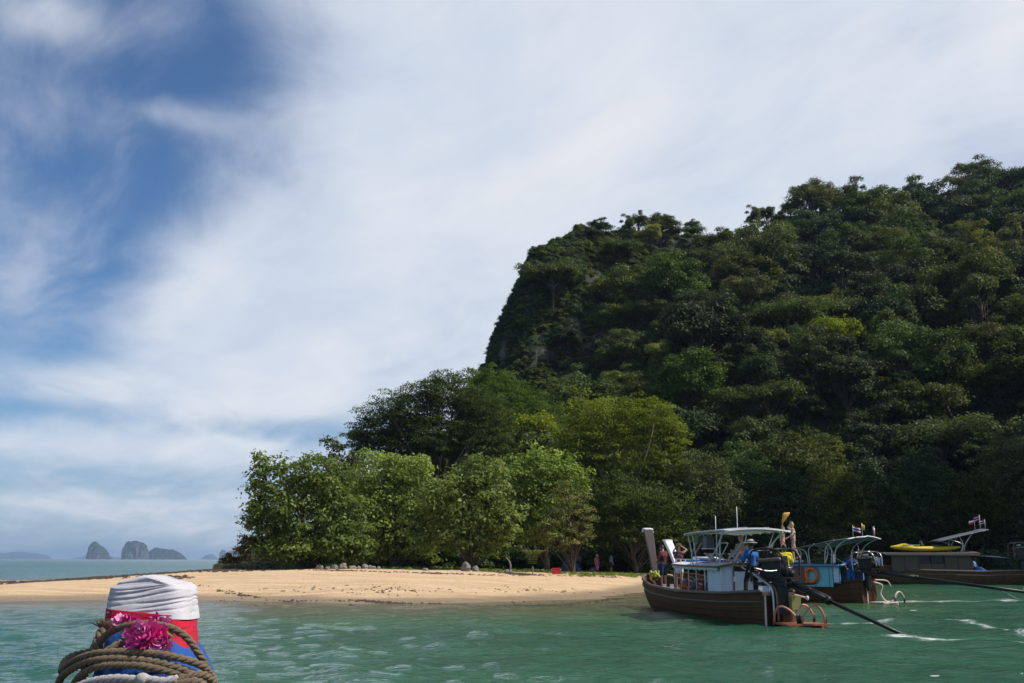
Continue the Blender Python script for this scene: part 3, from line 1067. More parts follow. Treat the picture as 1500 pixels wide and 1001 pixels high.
lobed_tree('beach_almond_tree', 90, [(396, 708, 34, 38), (470, 706, 50, 36), (440, 752, 66, 52), (505, 765, 40, 46), (390, 782, 38, 36), (440, 804, 80, 30), (376, 745, 18, 14), (505, 806, 45, 26)], 440, LEAF_SHORE,
           'large-leaved beach tree at the seaward end of the sand, twin-topped', 501, 0.40, 0.95, trunks=3, crc=0.36)
lobed_tree('beach_almond_tree', 95, [(552, 704, 40, 44), (596, 692, 42, 34), (575, 752, 58, 50), (540, 798, 50, 30), (610, 794, 55, 30), (640, 745, 40, 40)], 575, LEAF_SHORE,
           'large-leaved beach tree second from the sea, in front of the feathery tree', 502, 0.38, 0.9, trunks=2, crc=0.36)
lobed_tree('beach_almond_tree', 91, [(705, 708, 38, 40), (655, 730, 42, 40), (715, 752, 44, 42), (650, 778, 56, 32), (735, 775, 34, 28), (700, 800, 40, 16)], 690, LEAF_SHORE,
           'sunlit beach tree with glossy leaves behind the pale boulder', 503, 0.40, 0.9, trunks=2, crc=0.36)
lobed_tree('beach_tree', 99, [(785, 690, 42, 36), (760, 725, 38, 34), (826, 700, 36, 34), (795, 745, 50, 38), (780, 782, 46, 24)], 800, LEAF_SHORE,
           'green beach tree between the sunlit tree and the yellow-green tree', 504, 0.36, 0.9, crc=0.36)
lobed_tree('beach_tree', 93, [(828, 738, 30, 32), (848, 760, 26, 26), (812, 770, 30, 26), (835, 788, 34, 18)], 838, LEAF_HILL2,
           'low olive-leaved tree standing above the palm sapling', 505, 0.24, 0.8, bark=BARK)
lobed_tree('rain_tree', 108, [(868, 622, 56, 42), (938, 614, 62, 36), (982, 642, 28, 26), (842, 664, 48, 32), (905, 672, 80, 40), (968, 680, 42, 28), (800, 690, 40, 24)], 915, LEAF_BRIGHT,
           'bright yellow-green spreading tree, tallest at the back of the beach', 506, 0.30, 1.0, flat=0.55, crc=0.3, limbs=40, bark=BARK_PALE)
lobed_tree('beach_tree', 101, [(900, 735, 60, 36), (965, 748, 66, 38), (905, 778, 58, 24), (975, 785, 60, 20), (870, 762, 32, 30)], 930, LEAF_HILL,
           'dark low-branched beach tree shading the blue tent', 507, 0.27, 1.3, limbs=26)
lobed_tree('beach_tree', 105, [(1020, 700, 52, 36), (1050, 735, 42, 36), (1000, 745, 40, 30), (1030, 775, 50, 24)], 1020, LEAF_HILL,
           'dark green tree behind the cloth-topped bow post', 508, 0.28, 1.25)
lobed_tree('feathery_tree', 128, [(655, 580, 52, 34), (600, 605, 50, 36), (555, 632, 40, 36), (524, 648, 22, 24), (700, 610, 44, 44), (640, 640, 60, 40), (720, 655, 50, 40), (585, 660, 50, 30)], 640, LEAF_FEATHER,
           'feathery fine-leaved tree arching out under the cliff with sky gaps', 509, 0.30, 1.7, flat=0.55, crc=0.26, limbs=50, droop=0.3, aspect=0.42, zbase=float(hz(P(640, 820, 128).x, 128)) - 0.3)
lobed_tree('feathery_tree', 138, [(735, 585, 46, 40), (775, 618, 48, 46), (706, 560, 26, 26), (750, 650, 60, 40), (810, 650, 40, 40)], 755, LEAF_FEATHER,
           'darker feathery tree between the arching tree and the cliff foot', 511, 0.30, 1.4, flat=0.55, crc=0.28, limbs=30, droop=0.3, aspect=0.42, zbase=float(hz(P(755, 820, 138).x, 138)) - 0.3)
lobed_tree('leaning_shrub', 88, [(350, 812, 16, 12), (362, 800, 12, 12), (340, 825, 12, 7)], 372, LEAF_BROWN,
           'leaning brownish shrub with bare branches at the seaward tip of the beach', 510, 0.22, 2.0, bark=BARK)
BASE = [(1085, 655, 46, 800, 112, 3, 'behind the white canopy'), (1150, 690, 42, 805, 108, 0, 'behind the raised orange bag'), (1215, 675, 50, 805, 110, 7, 'behind the three small flags'),
        (1285, 690, 46, 805, 111, 2, 'above the blue-clad boatman'), (1350, 655, 50, 800, 114, 1, 'behind the yellow kayak'), (1415, 690, 46, 800, 113, 0, 'behind the dark canopy frame'),
        (1475, 640, 56, 800, 116, 6, 'at the picture edge behind the chrome engine'), (1545, 660, 56, 800, 116, 1, 'just leaving the picture by the stern engine')]
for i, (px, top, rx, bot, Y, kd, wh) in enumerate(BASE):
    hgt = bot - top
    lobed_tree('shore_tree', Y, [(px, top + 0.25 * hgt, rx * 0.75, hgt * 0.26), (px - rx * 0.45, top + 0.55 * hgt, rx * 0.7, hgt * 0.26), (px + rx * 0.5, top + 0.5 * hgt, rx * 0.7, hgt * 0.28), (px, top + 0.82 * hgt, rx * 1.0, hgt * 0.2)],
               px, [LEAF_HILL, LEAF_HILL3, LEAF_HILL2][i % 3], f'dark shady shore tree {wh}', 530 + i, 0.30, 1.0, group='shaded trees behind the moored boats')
# ================================================================== BOATS
WOOD_DARK = M('dark_oiled_wood', (0.095, 0.050, 0.023), 0.75, 0, 0.45, 2.2, 0.35, 14, 0.15)
WOOD_MID = M('brown_wood', (0.15, 0.105, 0.065), 0.7, 0, 0.3, 4, 0.4, 18)
WOOD_RIM = M('weathered_rail_wood', (0.12, 0.09, 0.07), 0.6, 0, 0.3, 5, 0.3, 20)
WOOD_GREY = M('grey_weathered_wood', (0.072, 0.058, 0.056), 0.85, 0, 0.3, 4, 0.5, 18)
SEAM = M('pitch_seam', (0.045, 0.026, 0.014), 0.85, 0, 0.3, 4, spec=0.1)
WHITE = M('white_paint', (0.74, 0.75, 0.76), 0.45, 0, 0.08, 4)
TUBE = M('white_tube', (0.66, 0.67, 0.66), 0.4, 0, 0.1, 6)
PALEBLUE = M('pale_blue_paint', (0.52, 0.66, 0.78), 0.5, 0, 0.1, 3)
TEAL = M('turquoise_paint', (0.19, 0.52, 0.58), 0.5, 0, 0.15, 3)
BLUEPAINT = M('blue_paint', (0.09, 0.24, 0.46), 0.5, 0, 0.15, 4)
BLUEMAT = M('blue_mat', (0.03, 0.18, 0.62), 0.55, 0, 0.15, 6, 0.3, 12)
BLACKM = M('black_steel', (0.012, 0.012, 0.014), 0.42, 0.2, 0.3, 8, 0.1, 40)
GREASE = M('greasy_engine', (0.022, 0.022, 0.022), 0.42, 0.5, 0.5, 12, 0.4, 50)
STEEL = M('bare_steel', (0.48, 0.47, 0.45), 0.35, 0.85, 0.2, 9)
RUST = M('rusty_pipe', (0.19, 0.13, 0.10), 0.6, 0.4, 0.4, 9)
REDPLANK = M('red_brown_plank', (0.36, 0.10, 0.06), 0.5, 0, 0.3, 5, 0.3, 20)
ORANGETUBE = M('faded_orange_tube', (0.62, 0.26, 0.17), 0.5, 0, 0.2, 7)
PALETUBE = M('pale_pipe', (0.62, 0.50, 0.42), 0.5, 0, 0.2, 7)
ORANGE = M('orange_foam', (0.80, 0.17, 0.03), 0.6, 0, 0.15, 6)
CANVAS_W = M('white_awning', (0.60, 0.63, 0.62), 0.6, 0, 0.12, 2.5, 0.2, 9)
CANVAS_D = M('slate_awning', (0.075, 0.115, 0.145), 0.7, 0, 0.2, 3, 0.2, 9)
CLOTH_W = M('white_cloth', (0.72, 0.70, 0.72), 0.85, 0, 0.08, 6, 0.3, 30)
GARL = M('yellow_green_ribbon', (0.50, 0.52, 0.06), 0.6, 0, 0.3, 12)
BROWNPANEL = M('varnished_brown_panel', (0.16, 0.075, 0.045), 0.5, 0, 0.25, 4)
FLAGR = M('flag_red', (0.62, 0.02, 0.035), 0.7)
FLAGW = M('flag_white', (0.78, 0.78, 0.80), 0.7)
FLAGB = M('flag_blue', (0.03, 0.035, 0.22), 0.7)
FLAGY = M('flag_yellow', (0.72, 0.55, 0.03), 0.7)
PURPLE = M('purple_cloth', (0.19, 0.05, 0.11), 0.8)
OLIVECAN = M('olive_plastic', (0.34, 0.32, 0.12), 0.5, 0, 0.15)
PLASTIC_W = M('white_plastic', (0.80, 0.80, 0.78), 0.35)
YKAYAK = M('yellow_kayak_plastic', (0.60, 0.43, 0.01), 0.4, 0, 0.12, 3)
GREYP = M('grey_plastic', (0.10, 0.11, 0.13), 0.5)
TARPB = M('blue_tarpaulin', (0.02, 0.13, 0.48), 0.5, 0, 0.2, 5, 0.4, 10)


def interp(t, tab):
    return float(np.interp(t, [a for a, _ in tab], [b for _, b in tab]))


class Hull:
    def __init__(self, L, beam, sheer, keel=-0.42, plan=None):
        self.L, self.keel = L, keel
        self.b = [(t, q * beam / 2) for t, q in (plan or [(0, 0.52), (0.08, 0.66), (0.2, 0.84), (0.4, 0.98), (0.55, 1.0), (0.7, 0.92), (0.82, 0.74), (0.90, 0.52), (0.96, 0.27), (1.0, 0.05)])]
        self.s = sheer

    def half(self, x):
        return interp(x / self.L, self.b)

    def top(self, x):
        return interp(x / self.L, self.s)

    def kz(self, x):
        t = x / self.L
        zt = self.top(self.L)
        return self.keel + (zt - 0.05 - self.keel) * max(0, (t - 0.76) / 0.24) ** 2.1

    def pt(self, x, s, side, inset=0.0):
        """s: 0 keel .. 1 gunwale"""
        b, zk, zt = max(0.01, self.half(x) - inset), self.kz(x) + inset * 0.7, self.top(x)
        y = b * (0.10 + 0.90 * (1 - (1 - s) ** 2.2) ** 0.72)
        z = zk + (zt - zk) * (0.25 * s + 0.75 * s ** 1.7)
        if s == 0:
            y = 0
        return Vector((x, side * y, z))

    def mesh(self, n=44, ns=9):
        mb = MB()
        vs, fs = [], []
        ring = []
        for i in range(n + 1):
            x = self.L * i / n
            col = []
            for k in range(ns, -1, -1):
                col.append(self.pt(x, k / ns, 1))
            for k in range(1, ns + 1):
                col.append(self.pt(x, k / ns, -1))
            # inner skin
            for k in range(ns, -1, -1):
                col.append(self.pt(x, k / ns, -1, 0.06) + Vector((0, 0, 0.0)))
            for k in range(1, ns + 1):
                col.append(self.pt(x, k / ns, 1, 0.06))
            vs += col
            ring.append(len(col))
        m_ = ring[0]
        for i in range(n):
            for k in range(m_):
                k2 = (k + 1) % m_
                fs.append((i * m_ + k, i * m_ + k2, (i + 1) * m_ + k2, (i + 1) * m_ + k))
        half = 2 * ns + 1
        fs.append(tuple(range(half)))                               # transom
        fs.append(tuple(range(half, m_))[::-1])
        fs.append(tuple(n * m_ + k for k in range(m_))[::-1])
        return mb.add(vs, fs)

    def line(self, side, s=1.0, x0=0.0, x1=None, n=40, out=0.0, dz=0.0):
        x1 = self.L if x1 is None else x1
        res = []
        for i in range(n + 1):
            p = self.pt(x0 + (x1 - x0) * i / n, s, side)
            res.append(p + Vector((0, side * out, dz)))
        return res

    def deck(self, x0, x1, z, n=14):
        mb = MB()

        def fn(u, v):
            x = x0 + (x1 - x0) * u
            # half width of the hull at that height
            best = 0.0
            for q in range(0, 21):
                p = self.pt(x, q / 20, 1, 0.06)
                if p.z <= z + 0.02:
                    best = max(best, p.y)
            return Vector((x, (v * 2 - 1) * max(0.02, best - 0.005), z))
        mb.grid(fn, n, 6, 0.04)
        return mb


def longtail_hull(e, H, decks, mat, rim, post=True):
    H.mesh().build('hull', mat, e, False)
    for side in (1, -1):
        MB().tube(H.line(side, 1.0, 0, H.L * 0.995, out=0.015, dz=0.02), 0.055, 8).build('gunwale', rim, e, True)
        MB().tube(H.line(side, 0.86, 0, H.L * 0.97, out=0.012), 0.032, 6).build('rub_rail', rim, e, True)
    for side in (1, -1):
        for s_ in (0.42, 0.56, 0.70):
            MB().tube(H.line(side, s_, 0.02, H.L * (0.80 + 0.2 * s_), out=0.002), 0.011, 5).build('plank_seam', SEAM, e, True)
    for (x0, x1, z) in decks:
        H.deck(x0, x1, z).build('deck', WOOD_MID, e)


def frame_local(S, f):
    rz = math.atan2(f[1], f[0])
    return rz


def bw(boat, x, y, z):
    """boat local -> world"""
    c, s_ = math.cos(boat.rotation_euler.z), math.sin(boat.rotation_euler.z)
    return Vector((boat.location.x + x * c - y * s_, boat.location.y + x * s_ + y * c, boat.location.z + z))


def wb(boat, p):
    c, s_ = math.cos(boat.rotation_euler.z), math.sin(boat.rotation_euler.z)
    dx, dy = p[0] - boat.location.x, p[1] - boat.location.y
    return Vector((dx * c + dy * s_, -dx * s_ + dy * c, p[2] - boat.location.z))


def stem_post(e, x, z0, z1, w0, w1, t, lean, mat, cap_mat=None, ribbon=None, cap_h=0.16):
    """broad tapered bow post, leaning forward, ends in a cloth wrap"""
    mb = MB()
    n = 8
    vs, fs = [], []
    for i in range(n + 1):
        u = i / n
        wd = (w0 + (w1 - w0) * u ** 1.2) / 2
        z = z0 + (z1 - z0) * u
        cx = x + lean * u ** 1.5
        th = t / 2 * (1 + 0.25 * u)
        for (a, b) in ((-1, -0.8), (-0.8, -1), (0.8, -1), (1, -0.8), (1, 0.8), (0.8, 1), (-0.8, 1), (-1, 0.8)):
            vs.append((cx + a * th, b * wd, z))
    for i in range(n):
        for k in range(8):
            fs.append((i * 8 + k, i * 8 + (k + 1) % 8, (i + 1) * 8 + (k + 1) % 8, (i + 1) * 8 + k))
    fs.append(tuple(range(8))[::-1])
    fs.append(tuple(n * 8 + k for k in range(8)))
    post = mb.add(vs, fs).build('stem_post', mat, e)
    if cap_mat:
        mb = MB()
        wd, th = w1 / 2 + 0.02, t / 2 * 1.25 + 0.02
        vs = []
        m_ = 24
        for i in range(6):
            u = i / 5
            for k in range(m_):
                a = 2 * math.pi * k / m_
                sq = 1 / max(abs(math.cos(a)), abs(math.sin(a))) ** 0.8
                wob = 1 + 0.05 * math.sin(5 * a + i * 2) + (0.10 * (1 - u) if i == 0 else 0)
                k_ = (1 - 0.35 * max(0, u - 0.8) / 0.2)
                vs.append((x + lean + th * math.cos(a) * sq * wob * k_, wd * math.sin(a) * sq * wob * k_, z1 - cap_h + 0.02 + (cap_h + 0.02) * u))
        fs = [(i * m_ + k, i * m_ + (k + 1) % m_, (i + 1) * m_ + (k + 1) % m_, (i + 1) * m_ + k) for i in range(5) for k in range(m_)]
        fs.append(tuple(5 * m_ + k for k in range(m_)))
        mb.add(vs, fs).build('cloth_cap', cap_mat, post, True)
    if ribbon:
        mb = MB()
        rr = np.random.default_rng(4)
        for k in range(26):
            a = rr.uniform(0, 6.28)
            d = Vector((math.cos(a) * (t / 2 + 0.04), math.sin(a) * (w0 / 2 + 0.06), 0))
            c0 = Vector((x + 0.02, 0, z0 + 0.14 + rr.uniform(0, 0.2))) + d
            mb.ell(c0, (0.06, 0.06, 0.075), 6, 4)
        mb.build('garland', ribbon, post, True)
    return post


def engine(e, base, tilt_dir, sc=1.0, mat=GREASE, frame=BLACKM, chrome=STEEL):
    """car-type engine on a swivel post with tube guards; tilt_dir is the horizontal direction of the shaft"""
    d = Vector((tilt_dir[0], tilt_dir[1], 0)).normalized()
    s_ = Vector((-d.y, d.x, 0))
    R = Matrix((d, s_, Vector((0, 0, 1)))).transposed()
    b = Vector(base)

    def q(x, y, z):
        return b + R @ (Vector((x, y, z)) * sc)
    eng = empty('engine')
    eng.parent = e
    mb = MB()
    mb.box(q(0, 0, 0.42), (0.62 * sc, 0.36 * sc, 0.42 * sc), R)
    mb.box(q(0.05, 0, 0.70), (0.56 * sc, 0.24 * sc, 0.18 * sc), R)
    mb.box(q(0, 0, 0.20), (0.50 * sc, 0.26 * sc, 0.14 * sc), R)
    mb.cap(q(0.30, 0, 0.40), q(0.52, 0, 0.34), 0.15 * sc, 0.10 * sc)
    for k in range(4):
        mb.cap(q(-0.18 + 0.13 * k, 0.14, 0.62), q(-0.18 + 0.13 * k, 0.25, 0.54), 0.035 * sc, 0.035 * sc, 7)
    mb.build('engine_block', mat, eng)
    mb = MB()
    mb.tube([q(-0.32, 0, 0.30), q(-0.38, 0, 0.30)], 0.17 * sc, 16)
    mb.tube([q(-0.33, 0.13, 0.60), q(-0.39, 0.13, 0.60)], 0.08 * sc, 12)
    mb.tube([q(-0.33, -0.14, 0.55), q(-0.39, -0.14, 0.55)], 0.07 * sc, 12)
    mb.build('pulley', frame, eng)
    mb = MB()
    mb.tube([q(-0.05, 0.0, 0.79), q(-0.05, 0.0, 0.86)], 0.14 * sc, 14)
    mb.build('air_filter', chrome, eng)
    mb = MB()
    mb.cap(q(-0.34, -0.2, 0.66), q(0.3, -0.2, 0.70), 0.055 * sc, 0.055 * sc, 8)
    mb.cap(q(0.0, 0.26, 0.36), q(0.22, 0.26, 0.36), 0.075 * sc, 0.075 * sc, 8)
    mb.build('manifold', RUST, eng, True)
    mb = MB()
    for sgn in (-1, 1):
        y = 0.36 * sgn
        mb.tube(spline([q(-0.5, y, 0.12), q(-0.52, y, 0.55), q(-0.42, y, 0.92), q(0.2, y, 0.96), q(0.5, y, 0.80), q(0.58, y * 0.7, 0.30)], 5), 0.026 * sc, 6)
    mb.tube([q(-0.42, -0.36, 0.92), q(-0.42, 0.36, 0.92)], 0.024 * sc, 6)
    mb.tube([q(0.2, -0.36, 0.96), q(0.2, 0.36, 0.96)], 0.024 * sc, 6)
    mb.tube([q(-0.52, -0.36, 0.40), q(-0.52, 0.36, 0.40)], 0.024 * sc, 6)
    mb.build('guard_frame', frame, eng, True)
    mb = MB()
    mb.box(q(0, 0, 0.06), (0.95 * sc, 0.50 * sc, 0.08 * sc), R)
    mb.tube([q(0, 0, -0.75), q(0, 0, 0.06)], 0.07 * sc, 10)
    mb.box(q(0.0, 0, -0.35), (0.16 * sc, 0.3 * sc, 0.5 * sc), R)
    mb.build('swivel_mount', BLACKM, eng)
    mb = MB()
    for k, (y0, z0) in enumerate(((0.20, 0.5), (-0.22, 0.45), (0.24, 0.66))):
        mb.tube(spline([q(-0.30, y0, z0), q(-0.46, y0 * 1.3, z0 - 0.2), q(-0.30, y0 * 1.6, 0.1), q(0.1, y0 * 1.3, 0.15)], 5), 0.018 * sc, 6)
    mb.build('hose', BLACKM, eng, True)
    return eng, q


def tail_shaft(e, p0, p1, p2, r0, r1, prop=True):
    """p0 gearbox, p1 end of the thick housing, p2 propeller"""
    mb = MB()
    mb.tube([p0, p1], r0, 12)
    hs = mb.build('shaft_housing', BLACKM, e, True)
    d = (Vector(p1) - Vector(p0)).normalized()
    for u in (0.05, 0.5, 0.97):
        c = Vector(p0).lerp(Vector(p1), u)
        MB().tube([c - d * 0.05, c + d * 0.05], r0 * 1.35, 12).build('collar', BLACKM, hs, True)
    up = Vector((0, 0, 1))
    sd = d.cross(up).normalized()
    for k in (-1, 1):
        MB().tube([Vector(p0) + up * r0 * 1.25 + sd * k * r0 * 0.6, Vector(p1) + up * r0 * 1.25 + sd * k * r0 * 0.6], 0.018, 6).build('brace_rod', BLACKM, hs, True)
    MB().tube([p1, p2], [r1, r1 * 0.8], 10).build('propeller_shaft', BLACKM, e, True)
    if prop:
        mb = MB()
        c = Vector(p2)
        a1 = d.orthogonal().normalized()
        a2 = d.cross(a1)
        mb.tube([c - d * 0.06, c + d * 0.08], [0.04, 0.015], 8)
        for k in range(3):
            an = 2 * math.pi * k / 3 + 0.3
            rd = a1 * math.cos(an) + a2 * math.sin(an)
            tn = d.cross(rd)
            mb.add([c + rd * 0.03 + tn * 0.02 - d * 0.03, c + rd * 0.03 - tn * 0.02 + d * 0.03, c + rd * 0.16 - tn * 0.07 + d * 0.04, c + rd * 0.17 + tn * 0.05 - d * 0.04], [(0, 1, 2, 3)])
        mb.build('propeller', STEEL, e)


def flag(e, x, y, z, kind, yaw=0.3, h=0.55, sc=1.0):
    pole = MB().tube([(x, y, z), (x, y, z + h)], 0.014 * sc, 6).build('flag_pole', TUBE, e, True)
    w_, hh = 0.34 * sc, 0.24 * sc
    bands = {'thai': [(FLAGR, 0, 1 / 6), (FLAGW, 1 / 6, 2 / 6), (FLAGB, 2 / 6, 4 / 6), (FLAGW, 4 / 6, 5 / 6), (FLAGR, 5 / 6, 1)],
             'yellow': [(FLAGY, 0, 1)], 'redwhite': [(FLAGW, 0, 0.5), (FLAGR, 0.5, 1)]}[kind]
    mn = None
    for mt, a, b in bands:
        mb = MB()

        def fn(u, v):
            r_ = u * w_ * (0.35 if kind == 'yellow' else 1)
            wob = 0.05 * sc * math.sin(u * 7 + z)
            return Vector((x - r_ * math.cos(yaw) - wob * math.sin(yaw), y - r_ * math.sin(yaw) + wob * math.cos(yaw), z + h - 0.02 - hh * (a + (b - a) * v) - 0.10 * sc * u))
        mb.grid(fn, 8, 1, 0)
        sol = mb.build('flag_stripe', mt, pole, True)
        md = sol.modifiers.new('solid', 'SOLIDIFY')
        md.thickness = 0.004


# ------------------------------------------------------------ boat nearest the camera
b1 = empty('longtail_boat', (7.93, 30.6, 0), math.atan2(0.9887, -0.15))
tag(b1, 'dark brown wooden longtail boat with white roof, pale blue cabin wall and white awning', 'boat', 'longtail boats moored off the beach')
H1 = Hull(13.0, 2.15, [(0, 0.95), (0.2, 0.82), (0.5, 0.78), (0.75, 0.90), (0.88, 1.08), (0.96, 1.22), (1.0, 1.26)],
          plan=[(0, 0.46), (0.08, 0.62), (0.2, 0.82), (0.4, 0.98), (0.55, 1.0), (0.7, 0.97), (0.82, 0.88), (0.90, 0.72), (0.96, 0.46), (0.99, 0.2), (1.0, 0.06)])
longtail_hull(b1, H1, [(0.15, 2.5, 0.74), (2.5, 9.4, 0.22), (9.4, 12.2, 0.80)], WOOD_DARK, WOOD_RIM)
stem_post(b1, 12.55, 1.05, 3.2, 0.22, 0.43, 0.14, 0.95, WOOD_GREY, CLOTH_W, GARL)
# transom dressing
MB().box((-0.02, 0.40, 0.42), (0.05, 0.05, 0.92)).build('transom_strip', PALETUBE, b1)
MB().box((-0.03, 0, 0.90), (0.08, 0.98, 0.10)).build('transom_cap', WOOD_RIM, b1)
# main roof on posts
RX0, RX1 = 2.35, 7.7


def roof_half(x):
    return 0.97 - 0.20 * max(0, (x - RX0) / (RX1 - RX0)) ** 1.6


def roof_fn(u, v):
    x = RX0 + (RX1 - RX0) * u
    y = (v * 2 - 1) * roof_half(x)
    return Vector((x, y, 1.80 - 0.10 * (v * 2 - 1) ** 2 + 0.05 * u * u))


roof = MB().grid(roof_fn, 18, 12, 0.05).build('cabin_roof', WHITE, b1)
for side in (1, -1):
    MB().tube([roof_fn(i / 16, 0.5 + 0.5 * side) + Vector((0, side * 0.02, -0.03)) for i in range(17)], 0.035, 6).build('roof_edge', WOOD_RIM, roof, True)
    # scalloped fringe under the edge
    mb = MB()
    vs, fs = [], []
    for i in range(61):
        p = roof_fn(i / 60, 0.5 + 0.5 * side)
        vs += [p + Vector((0, side * 0.01, -0.06)), p + Vector((0, side * (0.01 - 0.03 * (i % 2)), -0.13 - 0.035 * abs(math.sin(i * 0.52))))]
    fs = [(2 * i, 2 * i + 2, 2 * i + 3, 2 * i + 1) for i in range(60)]
    o = mb.add(vs, fs).build('fringe', CANVAS_W, roof)
    o.modifiers.new('solid', 'SOLIDIFY').thickness = 0.006
MB().tube([roof_fn(0, j / 12) + Vector((-0.02, 0, -0.03)) for j in range(13)], 0.035, 6).build('roof_edge', WOOD_RIM, roof, True)
MB().tube([roof_fn(1, j / 12) + Vector((0.02, 0, -0.03)) for j in range(13)], 0.035, 6).build('roof_edge', WOOD_RIM, roof, True)
for x in (7.55, 6.6, 5.65, 4.7, 3.75):
    for side in (1, -1):
        y = side * (roof_half(x) - 0.04)
        MB().tube([(x, y, 0.80), (x, y, 1.70)], 0.024, 8).build('roof_post', TUBE, b1, True)
# aft wall: three pale blue panels with a painted dark gap, a door and a window
xw = 2.50
for y0, y1, z0, z1 in ((0.80, 0.40, 0.66, 1.70), (0.38, -0.28, 0.66, 1.52), (-0.30, -0.80, 0.66, 1.70)):
    MB().box((xw, (y0 + y1) / 2, (z0 + z1) / 2), (0.04, abs(y0 - y1), z1 - z0)).build('cabin_panel', PALEBLUE, b1)
MB().box((xw - 0.01, 0.05, 1.60), (0.05, 0.62, 0.14)).build('dark_gap', BLACKM, b1)  # black block laid in for the shaded gap above the middle panel
for y in (0.39, -0.29):
    MB().box((xw - 0.035, y, 1.10), (0.03, 0.045, 1.0)).build('door_jamb', WOOD_RIM, b1)
MB().box((xw - 0.05, 0.36, 1.28), (0.03, 0.10, 0.16)).build('hatch_lock', WHITE, b1)
for side in (1, -1):
    for (xa, xb) in ((2.52, 3.10), (3.12, 3.72)):
        yy = side * (H1.half((xa + xb) / 2) - 0.12)
        MB().box(((xa + xb) / 2, side * 0.82, 1.28), (xb - xa, 0.03, 0.86)).build('cabin_panel', PALEBLUE, b1)
MB().box((2.44, 0.83, 1.27), (0.05, 0.05, 0.92)).build('corner_post', TUBE, b1)
MB().box((2.44, -0.83, 1.27), (0.05, 0.05, 0.92)).build('corner_post', TUBE, b1)
# side benches and low coaming
for side in (1, -1):
    MB().box((6.2, side * 0.62, 0.52), (4.6, 0.34, 0.05)).build('bench', WOOD_MID, b1)
    MB().box((6.2, side * 0.78, 0.38), (4.6, 0.03, 0.30)).build('bench_front', WOOD_DARK, b1)
# things fixed on the roof: low rails
for side in (1, -1):
    pts = [roof_fn(u, 0.5 + 0.42 * side) + Vector((0, 0, dz)) for u, dz in ((0.50, 0), (0.50, 0.14), (0.62, 0.15), (0.74, 0.15), (0.86, 0.15), (0.97, 0.14), (0.97, 0))]
    MB().tube(pts, 0.014, 6).build('roof_rail', TUBE, roof, True)
    for u in (0.62, 0.74, 0.86):
        p = roof_fn(u, 0.5 + 0.42 * side)
        MB().tube([p, p + Vector((0, 0, 0.15))], 0.012, 6).build('rail_post', TUBE, roof, True)
# awning over the aft roof
AX0, AX1 = 1.55, 5.6


def awn(u, v):
    x = AX0 + (AX1 - AX0) * u
    y = (v * 2 - 1) * 1.10 - 0.12
    return Vector((x, y, 2.90 - 0.09 * (v * 2 - 1) ** 2 - 0.10 * (u - 0.35) ** 2))


aw = MB().grid(awn, 14, 14, 0.025).build('awning', CANVAS_W, b1, True)
for k in range(6):
    u = k / 5
    MB().tube([awn(u, j / 14) + Vector((0, 0, -0.045)) for j in range(15)], 0.02, 6).build('awning_bow', TUBE, aw, True)
for v in (0, 0.33, 0.66, 1):
    MB().tube([awn(i / 14, v) + Vector((0, 0, 0.012)) for i in range(15)], 0.014, 6).build('awning_batten', TUBE, aw, True)
for side in (1, -1):
    yy = side * 0.88
    v = 0.5 + 0.5 * side * 0.9
    for (xa, xb) in ((5.0, 5.5), (4.6, 5.0)):
        p = awn((xb - AX0) / (AX1 - AX0), v)
        MB().tube(spline([(xa, yy, 1.68), (xa + 0.1, yy * 1.02, 2.2), p], 5), 0.022, 7).build('awning_post', TUBE, aw, True)
    p = awn(0.08, v)
    MB().tube([(2.65, yy, 1.68), (2.60, yy, 2.25), p], 0.024, 7).build('awning_post', TUBE, aw, True)
    p2 = awn(0.02, 0.5 + 0.5 * side)
    MB().tube(spline([(2.45, yy * 0.95, 1.68), (2.3, yy * 1.0, 2.3), (1.9, yy * 1.1, 2.62), p2], 6), 0.024, 7).build('awning_post', TUBE, aw, True)
    MB().tube([(2.60, yy, 2.25), awn(0.25, v)], 0.018, 6).build('awning_brace', TUBE, aw, True)
for x, y, h in ((3.6, -0.25, 0.75), (4.6, 0.15, 0.48)):
    MB().tube([(x, y, 2.9), (x, y, 2.9 + h)], 0.014, 6).build('antenna', TUBE, b1, True)
# stern platform with hoops
plat = empty('swim_platform')
plat.parent = b1
for k in range(5):
    MB().box((-0.22 - 0.20 * k, -0.42, 0.07), (0.18, 1.25, 0.05)).build('plank', REDPLANK, plat)
for y in (-0.05, -0.85):
    MB().box((-0.55, y, 0.0), (1.2, 0.08, 0.08)).build('bearer', REDPLANK, plat)


def hoop(par, a, b, hgt, mat, bulge=(0, 0, 0), r=0.032):
    a, b = Vector(a), Vector(b)
    pts = []
    for i in range(13):
        t_ = i / 12
        pts.append(a.lerp(b, t_) + Vector((0, 0, hgt * math.sin(math.pi * t_) ** 0.55)) + Vector(bulge) * math.sin(math.pi * t_))
    MB().tube(pts, r, 8).build('grab_hoop', mat, par, True)


hoop(plat, (-0.15, 0.22, 0.02), (-0.9, -0.22, 0.09), 0.50, ORANGETUBE, (0, 0.14, 0))
hoop(plat, (-0.95, -0.30, 0.09), (-0.95, -1.02, 0.09), 0.52, ORANGETUBE, (-0.1, 0, 0))
hoop(plat, (-0.30, -0.34, 0.09), (-0.30, -1.0, 0.09), 0.50, ORANGETUBE)
for x, y in ((-0.93, -0.26), (-0.95, -1.02), (-0.30, -0.98), (-0.9, -0.20)):
    MB().tube([(x, y, 0.08), (x, y, 0.34)], 0.038, 8).build('hoop_sleeve', BLACKM, plat, True)
